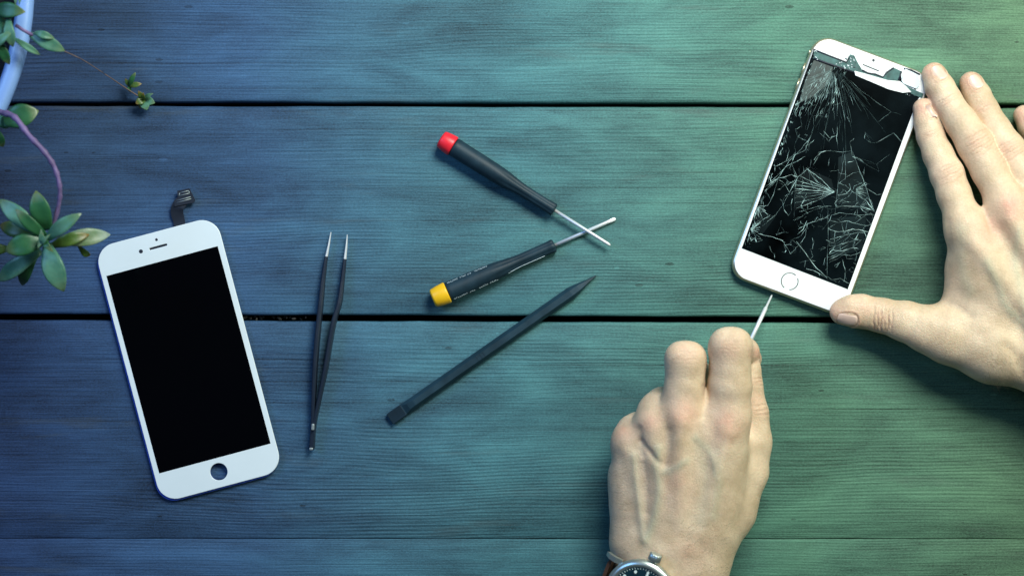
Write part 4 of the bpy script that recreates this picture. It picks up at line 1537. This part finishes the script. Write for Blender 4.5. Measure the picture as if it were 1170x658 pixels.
V = np.concatenate([RV, LV]) * 0.001
F = np.concatenate([RF, LF + len(RV)])
tint = np.concatenate([Rt, Lt_])
me = bpy.data.meshes.new('person')
me.from_pydata(V.tolist(), [], F.tolist())
me.update()
person = link('person', me, M['skin'])
person['label'] = 'bare hands, one spread flat holding the cracked phone, the other gripping a thin driver'
person['category'] = 'person'
ca = me.attributes.new('tint', 'FLOAT_COLOR', 'POINT')
ca.data.foreach_set('color', tint.astype(np.float32).ravel())
bvh = BVHTree.FromPolygons([Vector(v) for v in V.tolist()], F.tolist())
for nl in R_nails:
    bm = bmesh.new()
    x, y, ang, hl, hw, nrm, z = nl[0], nl[1], nl[2], nl[3], nl[4], nl[5], nl[6]
    nail_mesh(bm, bvh, x, y, ang, hl, hw, nrm, z)
    from_bm('fingernail' if x > 1000 else 'thumbnail', bm, M['nail'], person, True)


# fine hair on the wrists
def hairs(regions, parent):
    bm = bmesh.new()
    hr = random.Random(3)
    for (x0, x1, y0, y1, n, dx, dy) in regions:
        for i in range(n):
            x = hr.uniform(x0, x1); y = hr.uniform(y0, y1)
            p = P(x, y, 0.05); o_ = Vector((p.x, p.y, .2))
            hit = bvh.ray_cast(o_, Vector((0, 0, -1)))
            if hit[0] is None:
                continue
            b_ = hit[0]
            nrm = hit[1]
            ln = hr.uniform(0.003, 0.007)
            d_ = Vector((dx + hr.uniform(-.5, .5), dy + hr.uniform(-.5, .5), 0)).normalized()
            pts_ = [b_ - nrm * .0003, b_ + d_ * ln * .5 + nrm * 0.0006, b_ + d_ * ln + nrm * 0.0005]
            sweep(bm, pts_, [0.00004, 0.00003, 0.000015], 3)
    o = from_bm('wrist_hair', bm, M['hair'], parent)
    o['kind'] = 'stuff'
    return o


hairs([(1130, 1172, 395, 455, 110, .5, -.9), (695, 725, 540, 640, 60, -.6, .3), (770, 832, 595, 658, 90, .8, .5)], person)

# ------------------------------------------------------------------ held driver
A = P(882, 337, 0.0045); B = P(857, 390, 0.024)
dv = (A - B)
hd = root('pick_driver', 'thin steel driver with pale collar pinched in the fist, its tip at the cracked phone', 'screwdriver', B)
hd.rotation_euler = dv.to_track_quat('X', 'Z').to_euler()
Lt = dv.length
bm = bmesh.new()
lathe(bm, [(-0.002, 0.0013), (Lt * .70, 0.0013), (Lt * .74, 0.0008), (Lt * .97, 0.00065), (Lt, 0.0003)], 18)
from_bm('shaft', bm, M['steel'], hd)
bm = bmesh.new()
lathe(bm, [(-0.006, 0.0030), (-0.001, 0.0032), (0.0005, 0.0028), (0.0012, 0.0016)], 24)
from_bm('collar', bm, M['white_glass'], hd)
bm = bmesh.new()
lathe(bm, [(-0.040, 0.003), (-0.039, 0.0038), (-0.02, 0.0038), (-0.008, 0.0034), (-0.006, 0.003)], 24)
from_bm('handle', bm, M['handle'], hd)

# ------------------------------------------------------------------ wrist watch
ZW = 0.062
nrm = Vector((-0.30, -0.06, 0.95)).normalized()
cw = P(731, 678.5, ZW)
crown_dir = Vector((0.40, 0.92, 0))
crown_dir = (crown_dir - nrm * crown_dir.dot(nrm)).normalized()
twelve = nrm.cross(crown_dir).normalized()      # points to the left of the photo
rot = Matrix((crown_dir, twelve, nrm)).transposed().to_4x4()
wt = root('wrist_watch', 'round steel wristwatch with dark blue dial and brown leather strap on the wrist', 'watch', cw)
wt.rotation_euler = rot.to_euler()
rk = 41 * PX * (1 - ZW)
bm = bmesh.new()
lathe(bm, [(-0.0085, rk * .80), (-0.007, rk * .93), (-0.002, rk * .98), (0.0005, rk), (0.0018, rk * .975), (0.0028, rk * .88), (0.0030, rk * .83), (0.0022, rk * .80)], 80, 'Z')
case = from_bm('case', bm, M['watch_steel'], wt)
bm = bmesh.new()
lathe(bm, [(0.0005, rk * .79), (0.0023, rk * .795)], 64, 'Z')
dial = from_bm('dial', bm, M['dial'], wt)
bm = bmesh.new()
for i in range(12):
    an = math.radians(30 * i)
    r = rk * .66
    if i % 3 == 0:
        mtx = Matrix.Translation((r * math.cos(an), r * math.sin(an), 0.0025)) @ Matrix.Rotation(an, 4, 'Z') @ Matrix.Diagonal((0.0028, 0.0013, 0.0004, 1))
        bmesh.ops.create_cube(bm, size=1, matrix=mtx)
    else:
        bmesh.ops.create_cone(bm, cap_ends=True, segments=14, radius1=0.0009, radius2=0.0009, depth=0.0004, matrix=Matrix.Translation((r * math.cos(an), r * math.sin(an), 0.0025)))
for i in range(60):
    an = math.radians(6 * i)
    mtx = Matrix.Translation((rk * .755 * math.cos(an), rk * .755 * math.sin(an), 0.0024)) @ Matrix.Rotation(an, 4, 'Z') @ Matrix.Diagonal((0.0009, 0.00018, 0.0003, 1))
    bmesh.ops.create_cube(bm, size=1, matrix=mtx)
from_bm('hour_marker', bm, M['lume'], dial)
for an, ln, w in ((200, .45, .0013), (150, .62, .0009)):
    bm = bmesh.new()
    a_ = math.radians(an)
    prism(bm, [(-0.002, -w / 2), (rk * ln, -w * .3), (rk * ln + .001, 0), (rk * ln, w * .3), (-0.002, w / 2)], 0.0028, 0.0030)
    bmesh.ops.rotate(bm, verts=bm.verts, cent=(0, 0, 0), matrix=Matrix.Rotation(a_, 3, 'Z'))
    from_bm('watch_hand', bm, M['watch_steel'], dial)
bm = bmesh.new()


def knurl(t, an):
    return 1 + 0.07 * math.cos(16 * an)


lathe(bm, [(rk * .97, 0.0012), (rk * 1.03, 0.0012), (rk * 1.03, 0.0033), (rk * 1.05, 0.0036), (rk * 1.05 + 0.0038, 0.0036), (rk * 1.05 + 0.0043, 0.0030)], 64, 'X', flute=knurl)
o = from_bm('crown', bm, M['watch_steel'], wt)
o.location = (0, 0, -0.001)
for sx in (1, -1):
    for sy in (1, -1):
        bm = bmesh.new()
        cx_ = sx * 0.0125
        pts_ = [(cx_, sy * rk * .80, -0.002), (cx_, sy * (rk * 1.0), -0.0018), (cx_, sy * (rk * 1.0 + 0.0035), -0.0035), (cx_, sy * (rk * 1.0 + 0.006), -0.0065)]
        sweep(bm, pts_, [0.0022, 0.0022, 0.0021, 0.0017], 4, 1.0, 0.9)
        from_bm('lug', bm, M['watch_steel'], wt)
# strap loops round the wrist: ellipse in the local (y, z) plane
bm = bmesh.new()
wc_world = P(764, 660, 0.037)
inv = (Matrix.Translation(cw) @ rot).inverted()
wc = inv @ wc_world
ring_prev = None
loop = []
ay, az = 0.0385, 0.0275
Rz = rot.to_3x3().inverted()
e_x = Rz @ Vector((1, 0, 0)); e_z = Rz @ Vector((0, 0, 1))
for i in range(49):
    an = math.radians(-262 + 330 * i / 48)
    loc_ = wc + e_x * (ay * math.cos(an)) + e_z * (az * math.sin(an))
    loc_.x = 0
    loop.append(loc_)
# start and finish at the lugs
loop = [Vector((0, rk + 0.003, -0.004))] + [p for p in loop if (p - Vector((0, 0, 0))).length > rk + 0.006] + [Vector((0, -rk - 0.003, -0.004))]
prev = None
for i, p in enumerate(loop):
    d_ = loop[min(i + 1, len(loop) - 1)] - loop[max(i - 1, 0)]
    d_.x = 0
    nn_ = Vector((0, -d_.z, d_.y)).normalized()
    w = 0.0102
    q = [bm.verts.new(p + Vector((f * w, 0, 0)) + nn_ * g) for f, g in ((-1, -.0009), (1, -.0009), (1, .0006), (.8, .0012), (-.8, .0012), (-1, .0006))]
    if prev:
        for j in range(6):
            bm.faces.new((prev[j], prev[(j + 1) % 6], q[(j + 1) % 6], q[j]))
    else:
        bm.faces.new(q)
    prev = q
bm.faces.new(prev[::-1])
o = from_bm('strap', bm, M['strap'], wt)

# ------------------------------------------------------------------ light
w = bpy.data.worlds.new('World')
S.world = w
w.use_nodes = True
w.node_tree.nodes['Background'].inputs[0].default_value = (0.62, 0.85, 1.0, 1)
w.node_tree.nodes['Background'].inputs[1].default_value = 0.055


def area(name, loc, target, size, power, col, sy=None):
    ld = bpy.data.lights.new(name, 'AREA')
    ld.shape = 'RECTANGLE'
    ld.size = size
    ld.size_y = sy or size
    ld.energy = power
    ld.color = col
    o = bpy.data.objects.new(name, ld)
    COL.objects.link(o)
    o.location = loc
    o.rotation_euler = (Vector(target) - Vector(loc)).to_track_quat('-Z', 'Y').to_euler()
    return o


area('overhead_softbox', (0.27, 0.55, 0.70), (0.12, 0.08, 0), 0.42, 11.0, (0.94, 1.0, 0.93), 0.33)
area('added_blue_fill', (-0.95, 0.45, 0.9), (-0.15, 0, 0), 0.5, 6.0, (0.24, 0.50, 1.0))  # added fill with no real source, tints the left side blue
area('added_green_fill', (0.80, 0.26, 0.62), (0.25, 0, 0), 0.35, 3.6, (0.84, 1.0, 0.76))  # added fill, no lamp stands here; gives the right side its green tint

# ------------------------------------------------------------------ camera
cam = bpy.data.cameras.new('camera')
co = bpy.data.objects.new('camera', cam)
COL.objects.link(co)
co.location = (0, 0, H)
co.rotation_euler = (0, 0, 0)
cam.sensor_width = 36
cam.lens = 36 * H / 0.65
cam.clip_start = 0.02
cam.clip_end = 50
cam.dof.use_dof = True
cam.dof.focus_distance = H - 0.008
cam.dof.aperture_fstop = 5.0
S.camera = co
S.view_settings.view_transform = 'Standard'
S.view_settings.look = 'None'
S.view_settings.exposure = 0
S.view_settings.gamma = 1
S.render.engine = 'CYCLES'
S.cycles.use_denoising = True
S.cycles.max_bounces = 6
